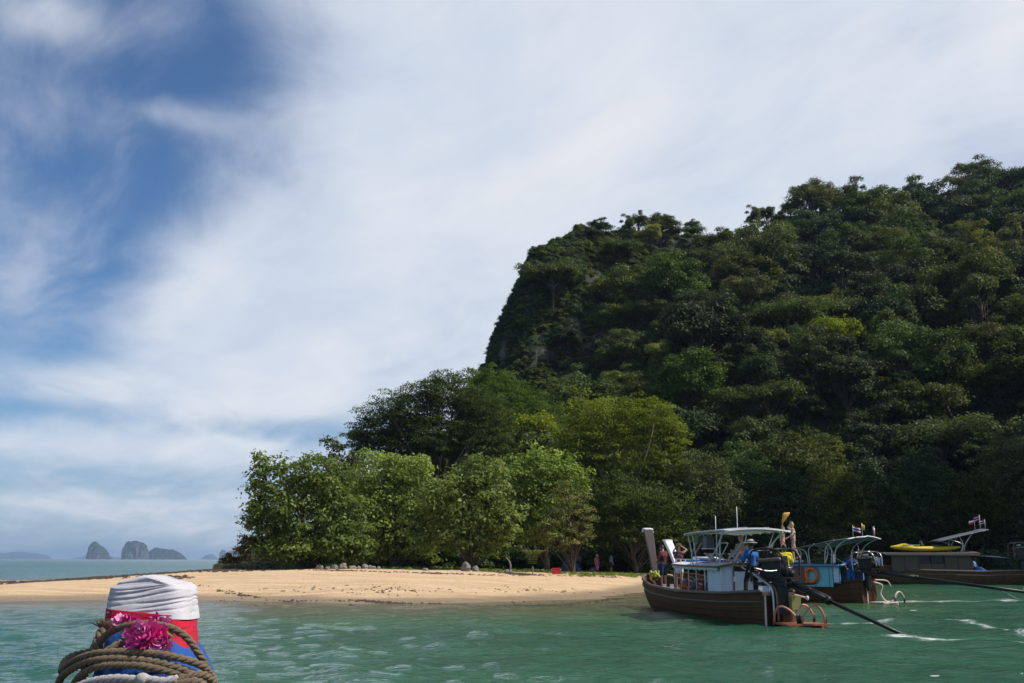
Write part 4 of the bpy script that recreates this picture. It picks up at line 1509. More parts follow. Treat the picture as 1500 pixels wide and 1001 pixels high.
# exhaust and steering pipes down the stern
MB().tube(spline([(0.75, 0.55, 1.55), (0.30, 0.35, 1.30), (0.0, 0.22, 1.12), (-0.10, 0.18, 0.85), (-0.10, 0.17, 0.1)], 6), 0.035, 8).build('exhaust_pipe', STEEL, b1, True)
MB().tube(spline([(0.65, 0.45, 1.52), (0.22, 0.25, 1.26), (-0.06, 0.10, 1.06), (-0.14, 0.08, 0.80), (-0.14, 0.06, 0.1)], 6), 0.035, 8).build('exhaust_pipe', RUST, b1, True)
MB().box((-0.10, -0.12, 0.72), (0.12, 0.34, 0.85)).build('stern_block', BLACKM, b1)
mb = MB()
mb.box((-0.26, -0.42, 0.66), (0.22, 0.26, 0.40), None, 1.15)
can = mb.build('fuel_can', OLIVECAN, b1)
MB().tube([(-0.26, -0.42, 0.88), (-0.38, -0.72, 0.80)], 0.03, 8).build('can_spout', PALETUBE, can)
MB().ell((-0.40, -0.76, 0.79), (0.05, 0.05, 0.07), 8, 6).build('spout_cap', PLASTIC_W, can, True)
# engine and long tail
ew = P(1137, 850, 30.9)
eb = wb(b1, ew)
tip = G(1332, 932, -0.12)
tl = wb(b1, tip)
dirl = (tl.x - eb.x, tl.y - eb.y)
eng1, q1 = engine(b1, (eb.x, eb.y, 1.10), dirl, 1.15, GREASE, BLACKM, GREASE)
g0 = q1(0.45, 0, 0.10)
thick = g0.lerp(tl, 0.36)
tail_shaft(b1, g0, thick, tl, 0.092, 0.058)
MB().tube(spline([q1(-0.45, 0.1, 0.15), q1(-0.9, 0.2, 0.32), q1(-1.35, 0.28, 0.50)], 5), 0.024, 8).build('tiller', STEEL, b1, True)
MB().tube(spline([q1(0.3, 0.35, 0.5), q1(0.2, -0.45, 0.40), q1(0.0, -0.85, 0.48)], 5), 0.02, 6).build('steering_bar', STEEL, b1, True)

# loose things on it
mat_spots = [(6.9, 0.10, 1.05, 0.50, 0.15), (5.4, 0.25, 1.2, 0.42, -0.10), (4.4, -0.30, 1.0, 0.5, 0.2)]
for i, (x, y, a, b, an) in enumerate(mat_spots):
    p = bw(b1, x, y, 1.86)
    mb = MB()
    R = Matrix.Rotation(b1.rotation_euler.z + an, 3, 'Z')

    def fm_(u, v):
        return p + R @ Vector(((u - 0.5) * a, (v - 0.5) * b, 0.03 + 0.02 * math.sin(u * 9 + v * 4)))
    o = mb.grid(fm_, 10, 6, 0.045).build('sun_mat', BLUEMAT, None, True)
    tag(o, ['crumpled blue mat at the bow end of the white boat roof', 'blue mat in the middle of the white boat roof beside the rail', 'blue mat under the white awning on the boat roof'][i], 'mat', 'blue mats on the white boat roof')
# white oval ring and bundle
p = bw(b1, 6.2, 0.0, 1.93)
o = MB().tube([p + Vector((0.42 * math.cos(2 * math.pi * k / 24), 0.30 * math.sin(2 * math.pi * k / 24), 0.02)) for k in range(24)], 0.045, 8, closed=True).build('float_ring', WHITE, None, True)
tag(o, 'white oval float ring lying on the boat roof between blue mats', 'float ring')


def roof_chair(x, y, rz, label):
    p = bw(b1, x, y, 1.83)
    e = empty('folding_chair', p, rz)
    for s_ in (-1, 1):
        MB().tube(spline([(0.25, s_ * 0.22, 0), (-0.05, s_ * 0.22, 0.30), (-0.28, s_ * 0.22, 0.62)], 4), 0.018, 6).build('side_frame', TUBE, e, True)
        MB().tube([(-0.25, s_ * 0.20, 0), (0.22, s_ * 0.20, 0.26)], 0.018, 6).build('leg', TUBE, e, True)
    MB().tube([(-0.28, -0.22, 0.62), (-0.28, 0.22, 0.62)], 0.018, 6).build('top_rail', TUBE, e, True)
    MB().box((0.02, 0, 0.26), (0.36, 0.40, 0.02)).build('seat', CANVAS_W, e)
    tag(e, label, 'chair', 'white chairs on the boat roof')


roof_chair(4.1, 0.30, 2.2, 'white tube-framed chair on the boat roof beneath the awning, nearer the bow')
roof_chair(3.05, 0.05, 2.6, 'white tube-framed chair on the boat roof nearest the man in blue')
o = MB().box((0, 0, 0), (0.30, 0.30, 0.40), None, 0.85).build('hanging_lantern', GREYP)
o.location = bw(b1, 4.3, 0.55, 2.48)
o.rotation_euler = (0, 0, 0.3)
MB().tube([(0, 0, 0.20), (0, 0, 0.36)], 0.012, 6).build('hook', STEEL, o)
MB().box((0, 0, -0.22), (0.36, 0.36, 0.03)).build('base_plate', STEEL, o)
tag(o, 'dark lantern-like bag hanging under the white awning', 'lantern')
# hanging purple cloth
p = bw(b1, 2.34, -0.30, 1.66)
R = Matrix.Rotation(b1.rotation_euler.z + math.pi / 2, 3, 'Z')
o = MB().grid(lambda u, v: p + R @ Vector(((u - 0.5) * 0.26 * (1 - 0.25 * v), 0.025 * math.sin(u * 12), -0.42 * v)), 12, 6, 0).build('towel', PURPLE, None, True)
o.modifiers.new('solid', 'SOLIDIFY').thickness = 0.012
tag(o, 'dark purple towel hanging on the pale blue cabin wall', 'towel')
# life jackets on the benches
for i, (x, y) in enumerate(((7.2, 0.62), (6.7, 0.60), (6.0, 0.63), (5.2, 0.60))):
    p = bw(b1, x, y, 0.62)
    e = empty('life_jacket', p, 0.4 * i)
    for s_ in (-1, 1):
        MB().box((0, s_ * 0.11, 0.10), (0.10, 0.16, 0.34), Matrix.Rotation(0.5, 3, 'Y')).build('front_panel', ORANGE, e)
    MB().tube(spline([(0.06, -0.10, 0.24), (-0.06, 0, 0.34), (0.06, 0.10, 0.24)], 5), 0.05, 8).build('collar', ORANGE, e, True)
    tag(e, f'orange life jacket on the boat bench, {ORD[i]} from the bow', 'life jacket', 'orange life jackets under the white roof')
for i, (x, y) in enumerate(((8.7, 0.46), (8.45, 0.30))):
    p = bw(b1, x, y, 0.98 if i == 0 else 0.98)
    o = MB().box((0, 0, 0), (0.13, 0.11, 0.13)).build('white_box', PLASTIC_W)
    o.location = bw(b1, 9.65 + 0.0, 0.50 - 0.30 * i, 0.87)
    MB().box((0, 0, 0.075), (0.14, 0.12, 0.02)).build('lid', PLASTIC_W, o)
    tag(o, ['small white box by the maroon-shirted man, nearer the hull side', 'small white box by the maroon-shirted man, nearer the boat middle'][i], 'box', 'small white boxes on the foredeck')

# ------------------------------------------------------------ turquoise boat behind
b2 = empty('longtail_boat', (16.0, 45.8, 0), math.atan2(0.80, -0.595))
tag(b2, 'brown wooden longtail boat with turquoise cabin, slate awning and three small flags', 'boat', 'longtail boats moored off the beach')
H2 = Hull(12.2, 2.2, [(0, 1.02), (0.1, 0.90), (0.3, 0.74), (0.55, 0.72), (0.75, 0.86), (0.9, 1.10), (1.0, 1.30)])
longtail_hull(b2, H2, [(0.15, 1.2, 0.55), (1.2, 9.2, 0.22), (9.2, 11.4, 0.82)], WOOD_DARK, WOOD_DARK)
stem_post(b2, 11.65, 1.05, 2.95, 0.36, 0.54, 0.18, 0.80, WHITE, CLOTH_W, GARL, 0.05)
MB().box((-0.015, 0.2, 0.45), (0.04, 0.05, 0.95)).build('transom_strip', PALETUBE, b2)
for side in (1, -1):
    yy = side * 0.93
    MB().box((1.95, yy, 1.22), (1.5, 0.04, 1.0)).build('cabin_panel', TEAL, b2)
    MB().box((1.38, yy + side * 0.025, 1.22), (0.03, 0.02, 1.0)).build('panel_batten', BLUEPAINT, b2)
    MB().box((2.12, yy + side * 0.025, 1.22), (0.03, 0.02, 1.0)).build('panel_batten', BLUEPAINT, b2)
    wfr = MB().box((1.02, yy - side * 0.05, 1.28), (0.34, 0.06, 0.80)).build('window_frame', BLUEPAINT, b2)
    MB().box((1.02, yy + side * 0.0, 1.28), (0.26, 0.03, 0.70)).build('pane', PALEBLUE, wfr)
    for z in (1.12, 1.34):
        MB().box((1.02, yy + side * 0.02, z), (0.28, 0.02, 0.03)).build('glazing_bar', WHITE, wfr)
    for k in range(4):
        MB().box((3.15 + 0.95 * k, yy, 1.20), (0.92, 0.035, 0.95)).build('cabin_panel', BROWNPANEL, b2)
    MB().box((4.5, yy + side * 0.03, 0.80), (3.8, 0.03, 0.07)).build('trim_board', PALEBLUE, b2)


def roof2(u, v):
    x = 0.75 + 6.2 * u
    return Vector((x, (v * 2 - 1) * (1.04 - 0.1 * u), 1.78 - 0.09 * (v * 2 - 1) ** 2))


rf2 = MB().grid(roof2, 14, 10, 0.05).build('cabin_roof', WOOD_GREY, b2)
for side in (1, -1):
    MB().tube([roof2(i / 14, 0.5 + 0.5 * side) + Vector((0, side * 0.03, -0.03)) for i in range(15)], 0.055, 6).build('roof_edge', BLUEPAINT, rf2, True)
MB().tube([roof2(0, j / 10) + Vector((-0.03, 0, -0.03)) for j in range(11)], 0.055, 6).build('roof_edge', BLUEPAINT, rf2, True)


def awn2(u, v):
    x = 0.1 + 3.0 * u
    y = (v * 2 - 1) * 1.25
    return Vector((x, y, 2.95 - 0.12 * (v * 2 - 1) ** 2 - 0.42 * u ** 1.3 + (0.05 if v < 0.5 else 0)))


aw2 = MB().grid(awn2, 12, 10, 0.03).build('awning', CANVAS_D, b2, True)
MB().tube([awn2(0, j / 10) + Vector((-0.02, 0, -0.02)) for j in range(11)], 0.03, 6).build('awning_rail', TUBE, aw2, True)
for side in (1, -1):
    v = 0.5 + 0.5 * side * 0.92
    yy = side * 0.92
    for (xa, ub) in ((1.15, 0.0), (1.6, 0.25), (2.4, 0.62), (2.95, 0.98), (2.5, 0.95), (1.25, 0.42)):
        p = awn2(ub, v)
        a = Vector((xa, yy, 1.72))
        mdp = a.lerp(p, 0.5) + Vector(((0.18 if p.x < xa else -0.18), 0, 0.20))
        MB().tube(spline([a, mdp, p], 6), 0.022, 7).build('awning_post', TUBE, aw2, True)
MB().grid(lambda u, v: Vector((0.7 + 1.2 * u, 0.85 - 0.25 * v, 2.45 - 0.62 * (1 - u) - 0.1 * v)), 6, 3, 0.02).build('rolled_canvas', CANVAS_W, aw2, True)
p = awn2(0.0, 0.9)
flag(b2, 0.12, 0.75, 2.88, 'thai', yaw=0.9)
flag(b2, 0.12, 0.05, 2.93, 'yellow', yaw=0.9, h=0.62)
flag(b2, 0.12, -0.85, 2.88, 'redwhite', yaw=2.2)
pl2 = empty('swim_platform')
pl2.parent = b2
for k in range(4):
    MB().box((-0.18 - 0.19 * k, -0.30, 0.08), (0.17, 1.1, 0.05)).build('plank', PALETUBE, pl2)
for y in (0.05, -0.70):
    MB().box((-0.45, y, 0.02), (0.95, 0.07, 0.07)).build('bearer', PALETUBE, pl2)
MB().tube(spline([(-0.1, -0.2, 0.95), (-0.3, -0.55, 0.80), (-0.25, -0.45, 0.45), (-0.45, -0.55, 0.12), (-0.6, -0.95, 0.2), (-0.7, -1.0, 0.45)], 6), 0.035, 8).build('grab_hoop', PALETUBE, pl2, True)
hoop(pl2, (-0.7, -0.75, 0.1), (-0.75, -1.5, 0.12), 0.42, PALETUBE, r=0.035)
MB().tube(spline([(-0.1, -0.3, 1.05), (-0.35, -0.85, 1.0), (-0.40, -1.05, 0.75)], 6), 0.03, 8).build('grab_hoop', PALETUBE, pl2, True)
for x, y in ((-0.72, -0.78), (-0.75, -1.48)):
    MB().tube([(x, y, 0.05), (x, y, 0.32)], 0.04, 8).build('hoop_sleeve', BLACKM, pl2, True)
eb2 = wb(b2, P(1272, 838, 45.6))
tip2 = P(1502, 865, 40.8)
tl2 = wb(b2, tip2)
eng2, q2 = engine(b2, (eb2.x, eb2.y, 1.32), (tl2.x - eb2.x, tl2.y - eb2.y), 1.0, GREASE, STEEL)
g0 = q2(0.45, 0, 0.05)
tail_shaft(b2, g0, g0.lerp(tl2, 0.30), tl2, 0.075, 0.075)
dd = (tl2 - g0).normalized()
MB().tube(spline([tl2 - dd * 0.9 - Vector((0, 0, 0.05)), tl2 - dd * 0.4 - Vector((0, 0, 0.28)), tl2 - dd * 0.1 - Vector((0, 0, 0.32))], 4), 0.02, 6).build('skeg', STEEL, b2, True)
MB().tube([q2(-0.4, 0.1, 0.1), q2(-1.1, 0.3, 0.08), q2(-2.2, 0.5, 0.10)], 0.024, 8).build('tiller', STEEL, b2, True)

lb = empty('lifebuoy', bw(b2, 2.28, 1.03, 1.22), b2.rotation_euler.z)
cs = [(0.30 * math.cos(2 * math.pi * k / 32), 0.0, 0.30 * math.sin(2 * math.pi * k / 32)) for k in range(32)]
MB().tube(cs, 0.068, 10, closed=True).build('ring', ORANGE, lb, True)
MB().tube([(q_[0] * 1.26, 0.02, q_[2] * 1.26) for q_ in cs], 0.010, 6, closed=True).build('grab_line', M('dull_red_cord', (0.45, 0.10, 0.05), 0.8), lb, True)
for k in range(4):
    an = math.pi / 4 + k * math.pi / 2
    MB().tube([((0.30 + 0.072 * math.cos(t_)) * math.cos(an), 0.072 * math.sin(t_), (0.30 + 0.072 * math.cos(t_)) * math.sin(an)) for t_ in np.linspace(0, 2 * math.pi, 12, endpoint=False)], 0.014, 6, closed=True).build('strap', M('faded_orange', (0.62, 0.20, 0.07), 0.7) if k == 0 else bpy.data.materials['faded_orange'], lb, True)
tag(lb, 'orange lifebuoy hanging on the turquoise cabin wall', 'lifebuoy')
o = MB().box((0, 0, 0.05), (0.8, 0.5, 0.10)).build('foam_slab', WHITE)
o.location = bw(b2, 3.62, 0.55, 1.80)
o.rotation_euler = (0, 0, b2.rotation_euler.z)
o.modifiers.new('bevel', 'BEVEL').width = 0.02
tag(o, 'white foam slab under the woman on the boat roof', 'slab')

# ------------------------------------------------------------ dark boat under the trees
WOOD_B3 = M('shaded_cabin_boards', (0.085, 0.062, 0.042), 0.75, 0, 0.3, 4, 0.4, 18)  # brown wood darkened, the shade on this boat put into the colour
b3 = empty('longtail_boat', (46.0, 86.5, 0), math.atan2(-0.06, -0.998))
tag(b3, 'dark wooden longtail boat with a long roofed cabin carrying a yellow kayak', 'boat', 'longtail boats moored off the beach')
H3 = Hull(17.0, 2.9, [(0, 1.35), (0.15, 1.15), (0.4, 1.05), (0.7, 1.15), (0.88, 1.5), (1.0, 1.9)])
longtail_hull(b3, H3, [(0.3, 7.0, 0.85), (7.0, 14.5, 0.4), (14.5, 16.0, 1.05)], WOOD_DARK, WOOD_RIM)
x0, x1 = 7.8, 14.6
for side in (1, -1):
    for k in range(6):
        xa = x0 + (x1 - x0) * k / 6
        xb = x0 + (x1 - x0) * (k + 1) / 6
        if k in (2, 3):
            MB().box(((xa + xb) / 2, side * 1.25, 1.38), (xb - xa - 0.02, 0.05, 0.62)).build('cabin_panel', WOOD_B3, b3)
            MB().box(((xa + xb) / 2, side * 1.18, 2.05), (xb - xa - 0.2, 0.02, 0.65)).build('dark_window_fill', BLACKM, b3)  # black sheet paints the unlit cabin inside behind the window
        else:
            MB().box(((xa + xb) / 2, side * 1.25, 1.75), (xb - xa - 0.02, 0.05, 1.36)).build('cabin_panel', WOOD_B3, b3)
    for k in range(7):
        xa = x0 + (x1 - x0) * k / 6
        MB().box((xa, side * 1.29, 1.75), (0.09, 0.05, 1.42)).build('cabin_post', WOOD_GREY, b3)
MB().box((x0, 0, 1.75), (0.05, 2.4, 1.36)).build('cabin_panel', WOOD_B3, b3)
for y in (0.5, -0.3):
    MB().box((x0 - 0.04, y, 1.7), (0.03, 0.45, 1.2)).build('cabin_door', M('door_wood', (0.26, 0.18, 0.09), 0.6) if y > 0 else bpy.data.materials['door_wood'], b3)
rf3 = MB().grid(lambda u, v: Vector((x0 - 0.7 + (x1 - x0 + 1.3) * u, (v * 2 - 1) * 1.5, 2.66 - 0.16 * (v * 2 - 1) ** 2 - 0.12 * (u - 0.5))), 14, 8, 0.07).build('cabin_roof', WOOD_GREY, b3)
for side in (1, -1):
    MB().box(((x0 + x1) / 2 - 0.05, side * 1.5, 2.44), (x1 - x0 + 1.2, 0.05, 0.16)).build('roof_fascia', WOOD_RIM, rf3)


def awn3(u, v):
    return Vector((10.4 - 4.3 * u, (v * 2 - 1) * 1.2, 3.55 + 1.0 * u ** 0.9 - 0.08 * (v * 2 - 1) ** 2))


a3 = MB().grid(awn3, 8, 6, 0.03).build('awning', GREYP, b3, True)
MB().tube([awn3(1, j / 6) for j in range(7)], 0.04, 6).build('awning_rail', TUBE, a3, True)
for side in (1, -1):
    for (xa, u) in ((8.6, 0.18), (8.5, 0.42), (8.3, 0.70)):
        MB().tube(spline([(xa, side * 1.1, 2.6), (xa - 0.15, side * 1.15, 3.3), awn3(u, 0.5 + side * 0.45)], 5), 0.03, 6).build('awning_post', STEEL, a3, True)
flag(b3, 6.15, 0.9, 4.5, 'thai', yaw=2.6, h=0.85, sc=1.4)
flag(b3, 6.15, 0.1, 4.55, 'thai', yaw=1.9, h=1.2, sc=1.6)
flag(b3, 6.15, -0.8, 4.5, 'redwhite', yaw=2.2, h=0.9, sc=1.4)
eng3, q3 = engine(b3, (3.0, 0.3, 2.05), (-1, 0.1), 1.45, GREASE, RUST)
tail_shaft(b3, q3(0.45, 0, 0.05), q3(1.8, 0, -0.1), q3(4.6, 0, -0.5), 0.09, 0.06)
MB().tube([q3(-0.4, 0.1, 0.05), q3(-1.4, 0.1, 0.15), q3(-2.4, 0.15, 0.22)], 0.035, 8).build('tiller', STEEL, b3, True)
MB().tube([(6.6, -0.9, 1.05), (6.6, -0.9, 2.0)], 0.03, 6).build('rail_post', WOOD_RIM, b3, True)

# kayak on its roof
ky = empty('kayak', bw(b3, 11.3, 0.55, 2.66), b3.rotation_euler.z + math.pi)
KL = 6.1


def kay(u, v):
    x = (u - 0.5) * KL
    e_ = max(0.0, 1 - abs(2 * u - 1) ** 2.4)
    hb = 0.42 * e_ ** 0.65 + 0.015
    an = 2 * math.pi * v
    rock = 0.16 * abs(2 * u - 1) ** 2.2
    hump = 0.20 * math.exp(-((u - 0.20) / 0.10) ** 2)
    zz = 0.22 * e_ ** 0.5 + 0.03
    return Vector((x, hb * math.cos(an), 0.24 + rock + zz * math.sin(an) * (0.85 if math.sin(an) > 0 else 1.0) + (hump * math.sin(an) if math.sin(an) > 0 else 0)))


mb = MB()
nu, nv = 40, 18
vs = [kay(i / nu, j / nv) for i in range(nu + 1) for j in range(nv)]
fs = [(i * nv + j, i * nv + (j + 1) % nv, (i + 1) * nv + (j + 1) % nv, (i + 1) * nv + j) for i in range(nu) for j in range(nv)]
mb.add(vs, fs).build('kayak_hull', YKAYAK, ky, True)
for u in (0.36, 0.66):
    x = (u - 0.5) * KL
    MB().ell((x, 0, 0.50), (0.42, 0.26, 0.05), 14, 6).build('cockpit', GREYP, ky, True)
for x in (-0.35,):
    MB().box((x + 0.0, 0, 0.68), (0.16, 0.42, 0.40), Matrix.Rotation(-0.25, 3, 'Y'), 0.8).build('backrest', GREYP, ky)
MB().tube([(-2.1, -0.30, 0.56), (-0.6, -0.34, 0.56)], 0.025, 6).build('paddle', GREYP, ky, True)
tag(ky, 'long yellow two-seat kayak lying on the dark boat roof', 'kayak')
p = bw(b3, 6.9, 0.9, 0.86)
o = MB().grid(lambda u, v: p + Vector(((u - 0.5) * 1.3, (v - 0.5) * 0.8, 0.48 * (math.sin(math.pi * u) * math.sin(math.pi * v)) ** 0.5 * (1 + 0.25 * math.sin(u * 11 + v * 7)))), 18, 12, 0).build('tarpaulin', TARPB, None, True)
tag(o, 'crumpled blue tarpaulin heaped on the stern deck of the dark boat', 'tarpaulin')
# ================================================================== PEOPLE
SK = {k: M('skin_' + k, c_, 0.55, 0, 0.10, 5) for k, c_ in (('fair', (0.62, 0.40, 0.30)), ('tan', (0.42, 0.24, 0.155)), ('brown', (0.20, 0.105, 0.062)))}
HAIRM = {'black': M('black_hair', (0.014, 0.011, 0.010), 0.5), 'brown': M('brown_hair', (0.075, 0.040, 0.020), 0.55), 'blond': M('blond_hair', (0.50, 0.32, 0.11), 0.55), 'grey': M('grey_hair', (0.30, 0.28, 0.25), 0.6)}
EYE = M('eye_dark', (0.02, 0.015, 0.012), 0.3)
CL = {n: M('cloth_' + n, c_, 0.85, 0, 0.15, 7, 0.3, 22) for n, c_ in (('maroon', (0.105, 0.022, 0.030)), ('navy', (0.022, 0.034, 0.085)), ('blue', (0.025, 0.13, 0.42)), ('black', (0.015, 0.015, 0.018)),
      ('yellow', (0.72, 0.62, 0.02)), ('grey', (0.16, 0.18, 0.17)), ('red', (0.30, 0.035, 0.045)), ('print', (0.24, 0.09, 0.10)), ('white', (0.68, 0.70, 0.76)), ('magenta', (0.36, 0.09, 0.26)), ('straw', (0.52, 0.38, 0.18)),
      ('steelblue', (0.10, 0.22, 0.42)), ('bandblue', (0.06, 0.22, 0.58)), ('dusk', (0.08, 0.09, 0.14)), ('pink', (0.62, 0.22, 0.25)), ('lightblue', (0.30, 0.46, 0.58)), ('workblue', (0.03, 0.07, 0.22)))}
STAND = dict(head=(0, 0.03, 1.585), neck=(0, 0, 1.44), chest=(0, 0, 1.27), waist=(0, 0, 1.08), pelvis=(0, 0, 0.95),
             shL=(-0.18, 0, 1.385), elL=(-0.235, -0.02, 1.11), wrL=(-0.245, 0.06, 0.87), shR=(0.18, 0, 1.385), elR=(0.235, -0.02, 1.11), wrR=(0.245, 0.06, 0.87),
             hiL=(-0.095, 0, 0.92), knL=(-0.105, 0.02, 0.50), anL=(-0.11, -0.01, 0.085), hiR=(0.095, 0, 0.92), knR=(0.105, 0.02, 0.50), anR=(0.11, -0.01, 0.085))
# seated, base point under the hips on the seat (z = 0 is the seat)
SIT = dict(head=(0, 0.06, 0.745), neck=(0, 0.01, 0.60), chest=(0, 0, 0.43), waist=(0, -0.01, 0.24), pelvis=(0, 0, 0.12),
           shL=(-0.18, 0, 0.545), elL=(-0.25, 0.08, 0.29), wrL=(-0.17, 0.27, 0.17), shR=(0.18, 0, 0.545), elR=(0.25, 0.08, 0.29), wrR=(0.17, 0.27, 0.17),
           hiL=(-0.095, 0.02, 0.10), knL=(-0.13, 0.44, 0.12), anL=(-0.13, 0.46, -0.30), hiR=(0.095, 0.02, 0.10), knR=(0.13, 0.44, 0.12), anR=(0.13, 0.46, -0.30))
RAW = []


def person(label, loc, rz, pose=None, base=STAND, skin='tan', hair='black', hairstyle='short', top=None, sleeve=0.6, bottom=None, leg=0.5, hat=None, sc=1.0, dress=None, bikini=None, group=None):
    J = {k: Vector(v) for k, v in base.items()}
    for k, v in (pose or {}).items():
        J[k] = Vector(v)
    fwd = Vector((0, 1, 0))
    mb = MB()
    up = (J['head'] - J['neck']).normalized()

    def torso(b, g=0.0):
        b.cap(J['chest'] + Vector((-0.085, 0, 0)), J['chest'] + Vector((0.085, 0, 0)), 0.108 + g, 0.108 + g)
        b.cap(J['chest'], J['waist'], 0.125 + g, 0.108 + g)
        b.cap(J['waist'], J['pelvis'], 0.112 + g, 0.118 + g)
        b.cap(J['hiL'].lerp(J['pelvis'], 0.4), J['hiR'].lerp(J['pelvis'], 0.4), 0.108 + g, 0.108 + g)
        b.cap(J['shL'].lerp(J['neck'], 0.08), J['shR'].lerp(J['neck'], 0.08), 0.062 + g, 0.062 + g)
        b.cap(J['chest'], J['neck'].lerp(J['chest'], 0.25), 0.10 + g, 0.062 + g)

    torso(mb)
    mb.cap(J['neck'] - up * 0.03, J['neck'].lerp(J['head'], 0.5), 0.054, 0.052)
    hd = J['head']
    hr = Vector((0, 0, 1)).rotation_difference(up).to_matrix()
    mb.ell(hd, (0.076, 0.095, 0.118), 14, 10, hr)
    mb.ell(hd + hr @ Vector((0, 0.035, -0.06)), (0.052, 0.06, 0.06), 10, 8, hr)        # jaw
    mb.cap(hd + hr @ Vector((0, 0.088, 0.012)), hd + hr @ Vector((0, 0.108, -0.022)), 0.010, 0.016, 8)   # nose
    for s_ in (-1, 1):
        mb.ell(hd + hr @ Vector((s_ * 0.078, -0.005, -0.005)), (0.012, 0.022, 0.032), 8, 6, hr)
    fing = MB()
    for s_, n_ in ((-1, 'L'), (1, 'R')):
        sh, el, wr = J['sh' + n_], J['el' + n_], J['wr' + n_]
        mb.cap(sh, el, 0.050, 0.041)
        mb.cap(el, wr, 0.040, 0.028)
        d = (wr - el).normalized()
        sd = d.cross(Vector((0, 1, 0.2)))
        sd = sd.normalized() if sd.length > 0.1 else Vector((1, 0, 0))
        nm = sd.cross(d).normalized()
        palm = wr + d * 0.075
        mb.cap(wr, palm, 0.030, 0.034)
        mb.cap(wr + d * 0.05 - sd * 0.022, wr + d * 0.05 + sd * 0.022, 0.024, 0.024)
        for k, ln in enumerate((0.066, 0.078, 0.072, 0.056)):
            o_ = palm + sd * (-0.030 + 0.020 * k) + d * 0.01
            kn = o_ + d * ln * 0.62 + nm * 0.006
            fing.cap(o_, kn, 0.0095, 0.0085, 6)
            fing.cap(kn, kn + d * ln * 0.42 + nm * 0.026, 0.0085, 0.007, 6)
        tb = wr + d * 0.03 - sd * 0.030
        tk = tb + d * 0.035 - sd * 0.028 + nm * 0.01
        fing.cap(tb, tk, 0.012, 0.010, 6)
        fing.cap(tk, tk + d * 0.032 - sd * 0.006 + nm * 0.012, 0.010, 0.008, 6)
        hi, kn, an = J['hi' + n_], J['kn' + n_], J['an' + n_]
        mb.cap(hi, kn, 0.086, 0.056)
        mb.cap(kn, an, 0.056, 0.038)
        mb.cap(kn.lerp(an, 0.12), kn.lerp(an, 0.45), 0.052, 0.050)
        fd = Vector((s_ * 0.15, 1, 0)).normalized()
        shin = (an - kn).normalized()
        if shin.z > -0.5:
            fd = (Vector((0, 0, -0.4)) + shin * 0.6).normalized()
        mb.cap(an + Vector((0, 0, -0.035)) - fd * 0.03, an + fd * 0.13 + Vector((0, 0, -0.05)), 0.036, 0.030)
        mb.cap(an, an + Vector((0, 0, -0.04)), 0.038, 0.036)
    body = mb.build('person', SK[skin])
    body.data.materials.append(EYE)
    body.location = loc
    body.rotation_euler = (0, 0, rz)
    body.scale = (sc, sc, sc)
    eyes = MB()
    for s_ in (-1, 1):
        eyes.ell(hd + hr @ Vector((s_ * 0.032, 0.086, 0.015)), (0.012, 0.008, 0.008), 6, 4, hr)
    eyes.ell(hd + hr @ Vector((0, 0.092, -0.055)), (0.024, 0.006, 0.005), 6, 4, hr)
    RAW.append((body, fing, eyes, 0.017))
    tag(body, label, 'person', group)

    def cloth(name, b, m_):
        o = b.build(name, m_, body)
        RAW.append((o, None, None, 0.02))

    if top:
        b = MB()
        torso(b, 0.018)
        for n_ in 'LR':
            sh, el, wr = J['sh' + n_], J['el' + n_], J['wr' + n_]
            if sleeve > 0:
                b.cap(sh, sh.lerp(el, min(1, sleeve)), 0.072, 0.064)
            if sleeve > 1:
                b.cap(el, el.lerp(wr, sleeve - 1), 0.060, 0.046)
        cloth('shirt', b, CL[top])
    if bottom:
        b = MB()
        b.cap(J['waist'].lerp(J['pelvis'], 0.45), J['pelvis'], 0.130, 0.136)
        b.cap(J['hiL'].lerp(J['pelvis'], 0.35), J['hiR'].lerp(J['pelvis'], 0.35), 0.128, 0.128)
        for n_ in 'LR':
            hi, kn, an = J['hi' + n_], J['kn' + n_], J['an' + n_]
            b.cap(hi, hi.lerp(kn, min(1, leg * 2)), 0.108, 0.092 if leg <= 0.5 else 0.082)
            if leg > 0.5:
                b.cap(kn, kn.lerp(an, (leg - 0.5) * 2), 0.080, 0.066)
        cloth('shorts' if leg <= 0.5 else 'trousers', b, CL[bottom])
    if dress:
        b = MB()
        torso(b, 0.02)
        pts = [J['waist'], J['pelvis'], J['hiL'].lerp(J['hiR'], 0.5) + Vector((0, 0, -0.35)), J['anL'].lerp(J['anR'], 0.5) + Vector((0, 0, 0.16))]
        b.tube(pts, [0.14, 0.165, 0.21, 0.25], 16)
        cloth('dress', b, CL[dress])
    if bikini:
        b = MB()
        b.cap(J['chest'] + Vector((-0.08, 0.035, 0.0)), J['chest'] + Vector((-0.045, 0.06, -0.01)), 0.088, 0.070)
        b.cap(J['chest'] + Vector((0.08, 0.035, 0.0)), J['chest'] + Vector((0.045, 0.06, -0.01)), 0.088, 0.070)
        cloth('bikini_top', b, CL[bikini])
        b = MB()
        b.cap(J['hiL'].lerp(J['pelvis'], 0.4), J['hiR'].lerp(J['pelvis'], 0.4), 0.117, 0.117)
        b.cap(J['pelvis'] + Vector((0, 0, -0.04)), J['pelvis'] + Vector((0, 0, -0.10)), 0.105, 0.075)
        cloth('bikini_bottom', b, CL[bikini])
